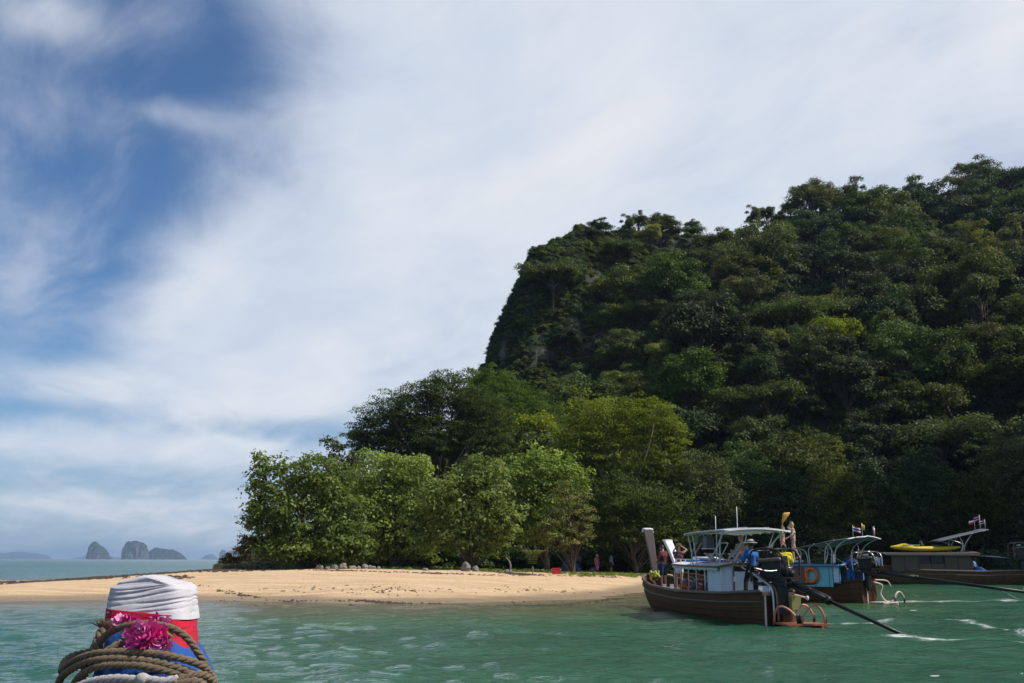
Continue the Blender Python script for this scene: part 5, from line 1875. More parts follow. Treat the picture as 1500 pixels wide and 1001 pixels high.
    if hair:
        b = MB()
        b.ell(hd + hr @ Vector((0, -0.018, 0.030)), (0.088, 0.098, 0.108), 14, 10, hr)
        if hairstyle == 'long':
            b.cap(hd + hr @ Vector((0, -0.06, 0.02)), J['neck'] + Vector((0, -0.07, -0.02)), 0.080, 0.070)
            b.cap(J['neck'] + Vector((0, -0.07, 0)), J['neck'] + Vector((0, -0.10, -0.20)), 0.068, 0.045)
        elif hairstyle == 'bun':
            b.ell(hd + hr @ Vector((0, -0.05, 0.135)), (0.05, 0.05, 0.05), 10, 8, hr)
        # keep the face free: move hair in front of the brow back
        b.v = [tuple(Vector(v) + (hr @ Vector((0, -0.055, 0.0)) if ((hr.transposed() @ (Vector(v) - hd)).y > 0.035 and (hr.transposed() @ (Vector(v) - hd)).z < 0.055) else Vector())) for v in b.v]
        cloth('hair', b, HAIRM[hair])
    if hat == 'straw':
        h = MB()
        c0 = hd + hr @ Vector((0, 0, 0.075))
        n_ = 24
        vs, fs = [], []
        prof = [(0.215, -0.030), (0.20, -0.012), (0.115, 0.0), (0.105, 0.075), (0.085, 0.105), (0.03, 0.112), (0.004, 0.110)]
        for (r_, z_) in prof:
            for k in range(n_):
                a = 2 * math.pi * k / n_
                vs.append(c0 + hr @ Vector((r_ * math.cos(a), r_ * math.sin(a) * 1.05, z_ + 0.012 * math.cos(2 * a) * (r_ > 0.15))))
        for i in range(len(prof) - 1):
            for k in range(n_):
                fs.append((i * n_ + k, i * n_ + (k + 1) % n_, (i + 1) * n_ + (k + 1) % n_, (i + 1) * n_ + k))
        ho = h.add(vs, fs).build('hat', CL['straw'], body, True)
        ho.modifiers.new('solid', 'SOLIDIFY').thickness = 0.006
        MB().tube([c0 + hr @ Vector((0.116 * math.cos(2 * math.pi * k / 24), 0.122 * math.sin(2 * math.pi * k / 24), 0.035)) for k in range(24)], 0.022, 8, closed=True).build('hat_band', CL['bandblue'], ho, True)
    elif hat == 'cap':
        h = MB()
        h.ell(hd + hr @ Vector((0, -0.008, 0.045)), (0.094, 0.106, 0.092), 14, 8, hr)
        h.ell(hd + hr @ Vector((0, 0.105, 0.055)), (0.07, 0.085, 0.012), 12, 6, hr)
        cloth('cap', h, CL['black'])
    return body


def on(boat, x, y, z, heading=0.0):
    """spot on a boat plus a heading measured from the boat's own forward"""
    return bw(boat, x, y, z), boat.rotation_euler.z - math.pi / 2 + heading


# --- near boat
l, rz = on(b1, 10.35, 0.30, 0.80, 0.5)
person('man in maroon shirt and navy shorts standing on the foredeck, back turned', l, rz, dict(wrL=(-0.12, 0.25, 1.02), elL=(-0.26, 0.05, 1.12), wrR=(0.14, 0.24, 1.0), elR=(0.27, 0.05, 1.12), head=(0.01, 0.07, 1.575)),
       skin='tan', hair='black', top='maroon', sleeve=0.8, bottom='navy', leg=0.42, sc=0.98)
l, rz = on(b1, 10.2, -0.28, 0.80, -0.7)
person('person in dusky top raising an elbow to the head beside the maroon shirt', l, rz, dict(elR=(0.30, 0.18, 1.52), wrR=(0.12, 0.06, 1.68), elL=(-0.28, 0.16, 1.46), wrL=(-0.11, 0.06, 1.66), head=(0, 0.07, 1.57)),
       skin='tan', hair='brown', hairstyle='long', top='print', sleeve=0.3, bottom='white', leg=0.32, sc=0.97)
CROUCH = dict(head=(0.02, 0.52, 0.96), neck=(0, 0.42, 0.86), chest=(0, 0.28, 0.76), waist=(0, 0.10, 0.62), pelvis=(0, -0.04, 0.52), shL=(-0.18, 0.36, 0.83), shR=(0.18, 0.36, 0.83),
              elL=(-0.24, 0.50, 0.60), wrL=(-0.14, 0.62, 0.40), elR=(0.24, 0.48, 0.60), wrR=(0.15, 0.60, 0.38), hiL=(-0.10, -0.04, 0.49), hiR=(0.10, -0.04, 0.49), knL=(-0.13, 0.26, 0.36), knR=(0.13, 0.20, 0.34), anL=(-0.12, -0.04, 0.085), anR=(0.12, -0.08, 0.085))
l, rz = on(b1, 4.75, 0.28, 1.82, 0.9)
person('person in grey top bending down on the boat roof under the awning', l, rz, CROUCH, skin='fair', hair='brown', top='grey', sleeve=0.5, bottom='black', leg=0.45, sc=0.98)
l, rz = on(b1, 3.2, -0.22, 1.82, 2.2)
person('bare-shouldered fair person sitting on the boat roof behind the straw hat', l, rz, dict(knL=(-0.12, 0.34, 0.36), knR=(0.12, 0.36, 0.34), anL=(-0.12, 0.62, 0.07), anR=(0.12, 0.64, 0.07), wrL=(-0.16, 0.34, 0.34), wrR=(0.16, 0.34, 0.34)), SIT,
       skin='fair', hair='blond', top=None, bottom='lightblue', leg=0.3, sc=1.0)
l, rz = on(b1, 1.15, 0.28, 0.76, 0.15)
person('boatman in bright blue shirt and straw hat standing on the stern deck', l, rz, dict(elR=(0.26, 0.14, 1.14), wrR=(0.20, 0.36, 1.12), elL=(-0.27, 0.08, 1.12), wrL=(-0.20, 0.30, 1.02), knL=(-0.20, 0.06, 0.49), anL=(-0.30, -0.04, 0.085), knR=(0.12, 0.05, 0.50)),
       skin='brown', hair='black', top='blue', sleeve=1.0, bottom='black', leg=0.95, hat='straw', sc=0.99)
l, rz = on(b1, 0.95, -0.72, 0.76, -0.2)
person('dark-haired person in yellow shirt behind the stern engine', l, rz, dict(elR=(0.25, 0.10, 1.12), wrR=(0.16, 0.32, 1.05)), skin='brown', hair='black', top='yellow', sleeve=0.9, bottom='black', leg=0.9, sc=0.93)
for i, (x, y, hdg, sk, hr_, tp, lab) in enumerate((
        (7.0, 0.52, -1.5, 'tan', 'brown', 'print', 'seated passenger nearest the bow under the white roof'),
        (5.9, 0.54, -1.5, 'fair', 'brown', 'dusk', 'seated passenger in dark top midway under the white roof'),
        (4.7, 0.54, -1.5, 'fair', 'blond', 'black', 'seated fair passenger next to the pale blue cabin panel'),
        (6.3, -0.54, 1.5, 'tan', 'black', 'maroon', 'seated passenger on the far bench under the white roof'))):
    l, rz = on(b1, x, y, 0.55, hdg)
    person(lab, l, rz, dict(wrL=(-0.05, 0.36 + 0.05 * i, 0.30), elL=(-0.27, 0.14, 0.32)), SIT, skin=sk, hair=hr_, top=tp, sleeve=0.4, bottom='navy' if i % 2 else 'black', leg=0.3, sc=0.95, group='passengers seated inside the white-roofed boat')
# --- on the turquoise boat
l, rz = on(b2, 4.45, 0.25, 1.78, -2.6)
w1 = person('woman in dark red bikini on the boat roof lifting an orange bag', l, rz, dict(elR=(0.40, 0.06, 1.55), wrR=(0.50, 0.10, 1.76), head=(0.02, 0.04, 1.585)), skin='fair', hair='brown', hairstyle='bun', bikini='red', sc=1.02)
hand = bw(b2, 4.45, 0.25, 1.78) + Matrix.Rotation(rz, 3, 'Z') @ (Vector((0.55, 0.12, 1.86)) * 1.02)
bag = MB()
for k in range(1):
    vs, fs = [], []
    m_ = 16
    for i, (wd, th, z_) in enumerate(((0.035, 0.03, -0.03), (0.06, 0.035, 0.05), (0.10, 0.045, 0.20), (0.15, 0.05, 0.38), (0.165, 0.045, 0.46), (0.15, 0.02, 0.50))):
        for j in range(m_):
            a = 2 * math.pi * j / m_
            vs.append((wd * math.copysign(abs(math.cos(a)) ** 0.5, math.cos(a)) + 0.16 * z_ * 1.2, th * math.copysign(abs(math.sin(a)) ** 0.6, math.sin(a)), z_ + 0.06 * math.cos(a) * (i > 3)))
    for i in range(5):
        for j in range(m_):
            fs.append((i * m_ + j, i * m_ + (j + 1) % m_, (i + 1) * m_ + (j + 1) % m_, (i + 1) * m_ + j))
    fs += [tuple(range(m_))[::-1], tuple(5 * m_ + j for j in range(m_))]
    bag.add(vs, fs)
o = bag.build('dry_bag', M('amber_plastic', (0.72, 0.36, 0.07), 0.5, 0, 0.15), None, True)
o.location = hand
o.rotation_euler = (0.1, 0.25, 0.2)
tag(o, 'amber orange dry bag held high above the boat roof', 'bag')
l, rz = on(b2, 3.62, 0.50, 1.90, 0.9)
person('woman in patterned bikini stepping along the boat roof, hand to her head', l, rz, dict(elR=(0.32, 0.14, 1.50), wrR=(0.13, 0.08, 1.66), elL=(-0.27, 0.10, 1.14), wrL=(-0.22, 0.30, 1.02), knR=(0.16, -0.10, 0.52), anR=(0.24, -0.30, 0.16), knL=(-0.08, 0.06, 0.50), anL=(-0.08, 0.02, 0.085)),
       skin='fair', hair='blond', hairstyle='bun', bikini='print', sc=1.02)
l, rz = on(b2, 0.62, 0.42, 0.56, 2.3)
person('boatman in work-blue shirt and trousers with dark cap at the turquoise boat stern', l, rz, dict(elR=(0.25, 0.14, 1.12), wrR=(0.20, 0.36, 1.0), elL=(-0.26, 0.12, 1.12), wrL=(-0.20, 0.34, 1.0)), skin='brown', hair='black', top='workblue', sleeve=0.9, bottom='blue', leg=0.9, hat='cap', sc=0.98)
# --- on the dark boat
l, rz = on(b3, 15.35, 0.35, 1.42, -1.2)
person('person in pale shirt sitting at the front of the dark boat', l, rz, None, SIT, skin='brown', hair='black', top='white', sleeve=1.6, bottom='navy', leg=0.5, sc=1.25)
MB().box((15.35, 0.3, 1.24), (0.6, 0.9, 0.34)).build('seat_box', WOOD_DARK, b3)
l, rz = on(b3, 7.15, 0.4, 1.15, 2.4)
person('person in pale blue shirt and pink headcloth sitting by the blue tarpaulin', l, rz, None, SIT, skin='brown', hair=None, top='lightblue', sleeve=1.4, bottom='navy', leg=0.5, hat='cap', sc=1.2)
MB().box((7.15, 0.4, 1.0), (0.6, 0.6, 0.28)).build('seat_box', WOOD_DARK, b3)
# --- on the beach, in the shade
for px, hgt, args in ((875, 1.68, dict(label='woman in magenta dress and sun hat standing in the shade of the beach trees', dress='magenta', hair='black', hairstyle='long', hat='straw', skin='tan')),
                      (896, 1.78, dict(label='man in pale blue shirt standing in the shade beside the magenta dress', top='steelblue', sleeve=0.7, bottom='navy', leg=0.45, hair='black', skin='tan')),
                      (849, 1.70, dict(label='dim figure standing beside the blue tent', top='dusk', sleeve=0.7, bottom='black', leg=0.5, hair='black', skin='brown'))):
    Y = 101.5 if px < 860 else 100.5
    q = P(px, 820, Y)
    person(loc=(q.x, Y, gz(q.x, Y)), rz=0.4 + px * 0.37, sc=hgt / 1.7, **args)

# turn the limb shapes into continuous skins
for (o, _, _, vx) in RAW:
    md = o.modifiers.new('remesh', 'REMESH')
    md.mode = 'VOXEL'
    md.voxel_size = vx
    md.use_smooth_shade = True
    sm = o.modifiers.new('smooth', 'SMOOTH')
    sm.iterations = 3
    sm.factor = 0.5
dg = bpy.context.evaluated_depsgraph_get()
dg.update()
done = []
for (o, fing, eyes, vx) in RAW:
    done.append(bpy.data.meshes.new_from_object(o.evaluated_get(dg)))
for (o, fing, eyes, vx), me in zip(RAW, done):
    mats = [mm for mm in o.data.materials]
    o.modifiers.clear()
    if fing:
        bm = bmesh.new()
        bm.from_mesh(me)
        for src, mi in ((fing, 0), (eyes, 1)):
            nv = [bm.verts.new(v) for v in src.v]
            for f in src.f:
                try:
                    fc = bm.faces.new([nv[i] for i in f])
                    fc.material_index = mi
                    fc.smooth = True
                except ValueError:
                    pass
        bm.to_mesh(me)
        bm.free()
    if len(me.materials) == 0:
        for mm in mats:
            me.materials.append(mm)
    o.data = me
# ================================================================== BEACH THINGS
TENTB = M('tent_blue', (0.035, 0.075, 0.17), 0.7, 0, 0.15, 4)
TENTG = M('tent_grey', (0.07, 0.10, 0.13), 0.7)
COOLR = M('cooler_red', (0.42, 0.015, 0.02), 0.45)
ROCKM = M('pale_boulder', (0.21, 0.195, 0.175), 0.9, 0, 0.3, 3, 0.8, 7)
WEED = M('dried_seaweed', (0.055, 0.036, 0.026), 0.95, 0, 0.4, 9)
PALMG = leaf_mat('palm_leaf', (0.05, 0.085, 0.015), (0.17, 0.20, 0.04), 0.4, 0.2)
DRIFT = M('driftwood', (0.15, 0.115, 0.085), 0.9, 0, 0.3, 5, 0.5, 16)


def beach_pt(px, Y):
    x = P(px, 820, Y).x
    return Vector((x, Y, gz(x, Y)))


# tent
p = beach_pt(836, 101)
tent = empty('tent', p, 0.15)
a, b, h = 1.0, 1.0, 1.3


def dome(u, v):
    x, y = (u * 2 - 1), (v * 2 - 1)
    return Vector((x * a, y * b, h * max(0, (1 - abs(x) ** 1.7)) ** 0.75 * max(0, (1 - abs(y) ** 2.2)) ** 0.8))


MB().grid(dome, 18, 18).build('fly_sheet', TENTB, tent, True)
MB().add([(-0.55, -1.02, 0.02), (0.55, -1.02, 0.02), (0.18, -0.72, 0.92), (-0.18, -0.72, 0.92)], [(0, 1, 2, 3)]).build('dark_door_fill', BLACKM, tent)  # black sheet painted in for the shade inside the tent door
for s_ in (-1, 1):
    MB().tube(spline([(-a * s_, -b, 0.0), (-0.6 * s_, -0.6, 0.86), (0, 0, 1.32), (0.6 * s_, 0.6, 0.86), (a * s_, b, 0.0)], 6), 0.014, 6).build('tent_pole', TENTG, tent, True)
tag(tent, 'small dark blue dome tent under the beach trees', 'tent')
p = beach_pt(815.5, 88)
co = empty('cooler', p, 0.1)
MB().box((0, 0, 0.24), (0.68, 0.42, 0.44)).build('cooler_body', COOLR, co)
MB().box((0, 0, 0.50), (0.72, 0.46, 0.08)).build('lid', COOLR, co)
for s_ in (-1, 1):
    MB().tube([(s_ * 0.35, -0.12, 0.34), (s_ * 0.40, -0.12, 0.40), (s_ * 0.40, 0.12, 0.40), (s_ * 0.35, 0.12, 0.34)], 0.016, 6).build('handle', PLASTIC_W, co, True)
tag(co, 'red cooler box on the sand in front of the tent', 'cooler')
for i, (px, lab, c_) in enumerate(((868, 'dark bundle of bags on the ground by the magenta dress', 'dusk'), (820, 'small dark bag beside the tent opening', 'black'))):
    p = beach_pt(px, 100)
    o = MB().ell((0, 0, 0.18), (0.30, 0.22, 0.20), 12, 8).build('bag', CL[c_], None, True)
    MB().tube(spline([(-0.15, 0, 0.34), (0, 0, 0.48), (0.15, 0, 0.34)], 5), 0.018, 6).build('strap', CL[c_], o, True)
    o.location = p
    tag(o, lab, 'bag')

# boulders
rk = np.random.default_rng(77)


def boulder(px, Y, sx, sz, label, seed, n=14, m_=9):
    p = beach_pt(px, Y)
    mb = MB().ell((0, 0, 0), (1, 0.8, 1), n, m_)
    mb.v = [tuple(Vector((v[0] * sx, v[1] * sx, v[2] * sz)) * (1 + 0.34 * fbm(v[0] * 1.6 + seed, v[1] * 1.6, v[2] * 1.6 + seed))) for v in mb.v]
    o = mb.build('boulder', ROCKM, None, False)
    o.location = p + Vector((0, 0, sz * 0.35))
    o.rotation_euler = (0, 0, seed * 1.7)
    tag(o, label, 'rock', 'pale boulders along the back of the beach')


boulder(684, 86, 0.50, 0.55, 'tall pale boulder standing alone on the back of the beach', 1.0)
boulder(698, 86, 0.26, 0.38, 'small pale stone just beside the tall pale boulder', 2.0)
boulder(504, 86, 0.50, 0.34, 'largest pale boulder in the row under the beach trees', 3.0)
for i, px in enumerate((482, 492, 518, 527, 536, 545, 556, 470)):
    boulder(px, 86.5 + 0.5 * (i % 3), 0.22 + 0.10 * ((i * 7) % 3), 0.18 + 0.05 * ((i * 5) % 3), f'pale stone in the row under the beach trees, {ORD[sorted((482, 492, 518, 527, 536, 545, 556, 470)).index(px)]} small one from the sea', 4.0 + i)
for i, px in enumerate((744, 749)):
    boulder(px, 87, 0.24, 0.22, ['small pale rock at the foot of the bent trunk, seaward one', 'small pale rock at the foot of the bent trunk, landward one'][i], 20.0 + i)
boulder(624, 87, 0.30, 0.16, 'flat pale stone between the boulder row and the tall boulder', 25.0)

# bent bare trunk and palm sapling
p = beach_pt(747, 88)
o = MB().tube(spline([p + Vector((0, 0, -0.2)), p + Vector((0.12, 0, 0.5)), p + Vector((-0.02, 0, 1.0)), p + Vector((-0.28, 0, 1.25))], 6), [0.10 - 0.003 * i for i in range(19)], 8).build('tree_stump', BARK_PALE, None, True)
tag(o, 'bent pale tree stump on the beach edge', 'stump')
p = beach_pt(781, 88)
palm = empty('palm_sapling', p)
MB().tube(spline([(0, 0, -0.2), (0.03, 0, 0.3), (0, 0, 0.6)], 5), 0.06, 8).build('stem', BARK_PALE, palm, True)
for k in range(9):
    an = 2 * math.pi * k / 9 + 0.2
    L_ = rk.uniform(1.0, 1.5)
    dv = Vector((math.cos(an), math.sin(an), 0))
    pts = spline([Vector((0, 0, 0.5)), dv * 0.22 * L_ + Vector((0, 0, 1.2)), dv * 0.5 * L_ + Vector((0, 0, 1.8)), dv * 0.85 * L_ + Vector((0, 0, 2.0))], 5)
    V, F = [], []
    sd = dv.cross(Vector((0, 0, 1)))
    for i, q in enumerate(pts[3:]):
        for s_ in (-1, 1):
            t_ = sd * s_ * 0.30 + dv * 0.15 + Vector((0, 0, -0.06))
            w_ = dv * 0.03
            b0 = len(V)
            V += [q - w_, q + t_ * 0.5 - w_ * 0.5 + Vector((0, 0, 0.03)), q + t_, q + t_ * 0.5 + w_ * 1.5]
            F.append((b0, b0 + 1, b0 + 2, b0 + 3))
    me = np_mesh('frond', np.array([tuple(v) for v in V]), np.array(F), PALMG, False, {'tone': ('FACE', rk.uniform(0.3, 1, len(F)))})
    link('frond', me, palm)
tag(palm, 'young palm sapling at the back of the beach', 'palm')

# low green plants along the back of the sand
n = 420
pxs = rk.uniform(560, 960, n)
Ys = 89 + rk.uniform(0, 8, n) + 2 * np.sin(pxs * 0.05)
xs = (pxs - 750) / FPX * Ys
zs = ground(xs, Ys)
rr = np.random.default_rng(311)
cen = unit(rr, 6) * np.array([0.22, 0.22, 0.08]) + np.array([0, 0, 0.06])
V, F, tone = clump_leaves(rr, cen, np.full(6, 0.12), 12, 0.10)
low_me = np_mesh('creeper', V, F, LEAF_SHORE, False, {'tone': ('FACE', tone)})
scatter('ground_cover', np.stack([xs, Ys, zs], -1), rk.uniform(0.6, 1.5, n), rk.uniform(0, 6.28, n), [low_me], 'low green creeping plants along the back of the sand')

# shrubs darkening the space under the trees
n = 150
pxs = rk.uniform(540, 1500, n)
Ys = 103 + rk.uniform(0, 9, n)
xs = (pxs - 750) / FPX * Ys
scatter('thicket', np.stack([xs, Ys, np.maximum(ground(xs, Ys), -0.2)], -1), rk.uniform(0.8, 1.5, n), rk.uniform(0, 6.28, n), bush_me, 'dark thicket under the trees behind the beach')

# drift lines of dried seaweed: flat flakes strewn along the tide marks
V, F = [], []


def strew(pts, n, wd, size):
    P_ = [np.array(q) for q in pts]
    seg = rk.integers(0, len(P_) - 1, n)
    t_ = rk.uniform(size=n)
    for s_, u in zip(seg, t_):
        q = P_[s_] * (1 - u) + P_[s_ + 1] * u
        clus = 0.5 + 0.5 * math.sin(q[0] * 1.3) * math.sin(q[0] * 0.41 + 1)
        if rk.uniform() > 0.06 + 0.94 * clus ** 2:
            continue
        x, y = q[0] + rk.normal() * wd * 0.6, q[1] + rk.normal() * wd
        z = gz(x, y)
        L_ = size * rk.uniform(0.4, 1.6)
        an = rk.uniform(0, 3.14)
        dx, dy = math.cos(an) * L_, math.sin(an) * L_
        b0 = len(V)
        hh_ = rk.uniform(0.02, 0.09) * min(1.4, size / 0.16)
        V.extend([(x - dx, y - dy, z - 0.01), (x - dy * 0.35, y + dx * 0.35, z - 0.01), (x + dx, y + dy, z - 0.01), (x + dy * 0.35, y - dx * 0.35, z - 0.01), (x, y, z + hh_)])
        F.extend([(b0, b0 + 1, b0 + 4), (b0 + 1, b0 + 2, b0 + 4), (b0 + 2, b0 + 3, b0 + 4), (b0 + 3, b0, b0 + 4)])


gq = lambda px, py, z: tuple(G(px, py, z)[:2])
strew([gq(-20, 858, 0.25), gq(120, 857, 0.3), gq(250, 854, 0.35), gq(330, 849, 0.5)], 2600, 1.3, 0.22)
strew([gq(-20, 861, 0.3), gq(160, 859, 0.3), gq(260, 859, 0.35)], 1100, 0.9, 0.20)
strew([gq(330, 842, 0.9), gq(420, 838, 1.0), gq(560, 836, 1.1), gq(700, 836, 1.1), gq(900, 834, 1.1)], 2200, 0.9, 0.16)
strew([gq(715, 834, 1.1), gq(770, 835, 1.1)], 700, 0.8, 0.20)
strew([gq(270, 862, 0.35), gq(400, 862, 0.6), gq(560, 860, 0.7), gq(700, 859, 0.75), gq(830, 858, 0.75), gq(910, 852, 0.8)], 1500, 0.22, 0.12)
strew([gq(400, 852, 0.8), gq(620, 850, 0.9), gq(880, 846, 0.9)], 500, 1.2, 0.12)
strew([gq(300, 872, 0.3), gq(600, 872, 0.4), gq(900, 868, 0.4)], 260, 1.0, 0.10)
me = np_mesh('seaweed', np.array(V), np.array(F), WEED)
o = link('dried_seaweed', me)
tag(o, 'dark dried seaweed and leaf litter strewn along the tide lines', kind='stuff')

# driftwood stick on the spit, bare branches at the tree tip
p = G(45, 863, 0.32)
o = MB().tube(spline([p, p + Vector((0.5, 0.1, 0.12)), p + Vector((1.1, 0.3, 0.06)), p + Vector((1.6, 0.5, 0.22))], 5), [0.07 - 0.003 * i for i in range(16)], 7).build('driftwood', DRIFT, None, True)
o.location.z = 0.0
tag(o, 'dark driftwood stick lying on the narrow sand spit', 'driftwood')
for i in range(7):
    p = beach_pt(352 + 9 * i, 88 + 0.4 * (i % 3))
    e_ = p + Vector((-rk.uniform(0.8, 2.2), -rk.uniform(0, 0.6), rk.uniform(0.1, 0.9)))
    o = MB().tube(spline([p + Vector((0, 0, 0.9)), p.lerp(e_, 0.5) + Vector((0, 0, 0.7)), e_], 6), [0.07 - 0.0045 * k for k in range(13)], 6).build('bare_branch', BARK, None, True)
    tag(o, f'bare grey branch drooping from the leaning shrub, {ORD[i]} from the sea', 'branch', 'bare branches at the tip of the beach')

# ================================================================== OWN BOAT'S BOW IN THE FOREGROUND
CW = M('wrapped_white_cotton', (0.52, 0.50, 0.53), 0.9, 0, 0.06, 9, 0.08, 260)
CR = M('wrapped_red_cotton', (0.50, 0.010, 0.035), 0.85, 0, 0.15, 9, 0.4, 120)
CB = M('wrapped_blue_cotton', (0.012, 0.075, 0.30), 0.85, 0, 0.2, 7, 0.4, 80)
ROPE = M('hemp_rope', (0.205, 0.150, 0.095), 0.9, 0, 0.25, 30, 0.6, 260)
ROPEW = M('pale_nylon_rope', (0.46, 0.43, 0.42), 0.8, 0, 0.15, 30, 0.5, 260)
PINK = M('pink_petal', (0.85, 0.07, 0.33), 0.6, 0, 0.3, 40)
PINK2 = M('pale_pink_petal', (0.88, 0.30, 0.56), 0.6, 0, 0.25, 40)
GRN = M('garland_leaf', (0.10, 0.16, 0.03), 0.6, 0, 0.3, 30)
FY = 4.0
b0 = empty('longtail_boat', (0.45, -4.6, 0), math.atan2(8.75, -1.95))
tag(b0, 'bow of the camera boat with cloth-wrapped stem post in the near corner', 'boat')
H0 = Hull(8.95, 1.7, [(0, 0.7), (0.4, 0.66), (0.7, 0.78), (0.9, 1.00), (1.0, 1.16)])
longtail_hull(b0, H0, [(0.3, 7.6, 0.25), (7.6, 8.5, 0.80)], WOOD_MID, WOOD_RIM)


def wrapped(name, mat, prof, parent, seed, nfold, amp, n=110, nz=46, tilt=0.0, close=True):
    """cloth wound round the post; prof: (z, centre x, centre y, half width, half depth) from bottom to top in world metres"""
    zs_ = [q[0] for q in prof]
    cr_ = np.random.default_rng(int(seed * 10))
    creases = [(zs_[0] + (zs_[-1] - zs_[0]) * (q_ + cr_.uniform(-0.3, 0.3)) / nfold, tilt * cr_.uniform(0.6, 1.4) * 0.012, cr_.uniform(0.0035, 0.006), -amp * cr_.uniform(0.6, 1.4), cr_.uniform(0, 6.28)) for q_ in range(nfold)]
    mb = MB()
    vs, fs = [], []
    for i in range(nz + 1):
        z = zs_[0] + (zs_[-1] - zs_[0]) * i / nz
        cx, cy, hw, hd = [float(np.interp(z, zs_, [q[k] for q in prof])) for k in (1, 2, 3, 4)]
        for k in range(n):
            a = 2 * math.pi * k / n
            ca, sa = math.cos(a), math.sin(a)
            rr_ = (abs(ca) ** 4.5 + abs(sa) ** 4.5) ** (-1 / 4.5)
            # soft creases that climb across the cloth
            f_ = 0.0
            for (z0_, sl_, wd_, am_, ph_) in creases:
                zz_ = (z - z0_ - sl_ * ca - 0.006 * math.sin(2.2 * a + ph_)) / wd_
                if abs(zz_) < 2.6:
                    f_ += am_ * math.exp(-zz_ * zz_) * max(0.0, 0.45 + 0.65 * math.sin(2.6 * a + ph_)) * (1 - 0.6 * abs(ca) ** 3)
            f_ += 0.0022 * fbm(ca * 2.2, z * 16, sa * 2.2 + seed)
            x = (hw + f_) * ca * rr_
            y = (hd + f_) * sa * rr_
            vs.append(Vector((cx + x, cy + y, z + tilt * 0.0 - 0.016 * ca)))
    for i in range(nz):
        for k in range(n):
            fs.append((i * n + k, i * n + (k + 1) % n, (i + 1) * n + (k + 1) % n, (i + 1) * n + k))
    if close:
        c = sum((vs[nz * n + k] for k in range(n)), Vector()) / n
        vs.append(c + Vector((0, 0, 0.004)))
        for k in range(n):
            fs.append((nz * n + k, nz * n + (k + 1) % n, len(vs) - 1))
    inv = Matrix.Translation(b0.location) @ Matrix.Rotation(b0.rotation_euler.z, 4, 'Z')
    inv = inv.inverted()
    vs = [inv @ v for v in vs]
    return mb.add(vs, fs).build(name, mat, parent, True)


def fpt(px, py, Y=FY):
    return P(px, py, Y)


def prow(rows, Yc, hd):
    """rows: (py, left px, right px) -> profile"""
    out = []
    for (py, lx, rx, dy) in rows:
        a_, b_ = fpt(lx, py, Yc + dy - hd), fpt(rx, py, Yc + dy - hd)
        out.append((a_.z, (a_.x + b_.x) / 2, Yc + dy, (b_.x - a_.x) / 2, hd))
    return sorted(out)


post = wrapped('stem_post', WOOD_GREY, prow([(872, 168, 252, 0.05), (1100, 172, 250, -0.22)], FY, 0.085), b0, 1.0, 1, 0.0, 40, 10)
inv0 = (Matrix.Translation(b0.location) @ Matrix.Rotation(b0.rotation_euler.z, 4, 'Z')).inverted()
wht = wrapped('white_wrap', CW, prow([(850.5, 207, 244, 0.055), (852, 196, 255, 0.055), (855, 184, 262, 0.055), (860, 168, 266, 0.05), (868, 154, 267, 0.045), (885, 149, 267.5, 0.035), (905, 146, 270, 0.02)], FY, 0.133), b0, 2.0, 13, 0.0048, 220, 150, 2.4)
red = wrapped('red_wrap', CR, prow([(899, 147, 266.5, 0.02), (915, 145, 268, 0.01), (932, 144, 268.5, 0.0), (950, 143, 269, -0.02)], FY, 0.130), b0, 3.0, 6, 0.0035, 160, 40, 1.0)
blu = wrapped('blue_wrap', CB, prow([(932, 172, 248, 0.0), (938, 156, 254, 0.0), (946, 146, 262, -0.01), (960, 138, 272, -0.02), (985, 128, 284, -0.04), (1030, 118, 296, -0.06), (1110, 130, 284, -0.12)], FY, 0.17), b0, 4.0, 9, 0.010, 140, 60, 2.0)


def rope(pts, rad, name, mat, label=None, twist=0.080, strands=3, n=6):
    pts = spline(pts, 10)
    # resample evenly
    cum = [0.0]
    for a, b in zip(pts[:-1], pts[1:]):
        cum.append(cum[-1] + (b - a).length)
    tot = cum[-1]
    m_ = max(12, int(tot / 0.0075))
    ss = np.linspace(0, tot, m_)
    A = np.array([tuple(p) for p in pts])
    Q = np.stack([np.interp(ss, cum, A[:, k]) for k in range(3)], -1)
    T = np.gradient(Q, axis=0)
    T /= np.linalg.norm(T, axis=1, keepdims=True)
    up = np.array([0, 0, 1.0])
    a = np.cross(T, up)
    a /= np.maximum(np.linalg.norm(a, axis=1, keepdims=True), 1e-6)
    b = np.cross(a, T)
    mb = MB()
    for k in range(strands):
        th = 2 * math.pi * k / strands + ss / twist * 2 * math.pi
        C = Q + (a * np.cos(th)[:, None] + b * np.sin(th)[:, None]) * rad * 0.50
        mb.tube([Vector(c) for c in C], rad * 0.56, n)
    return mb


def R3(lst):
    return [P(a_, b_, y_) for a_, b_, y_ in lst]


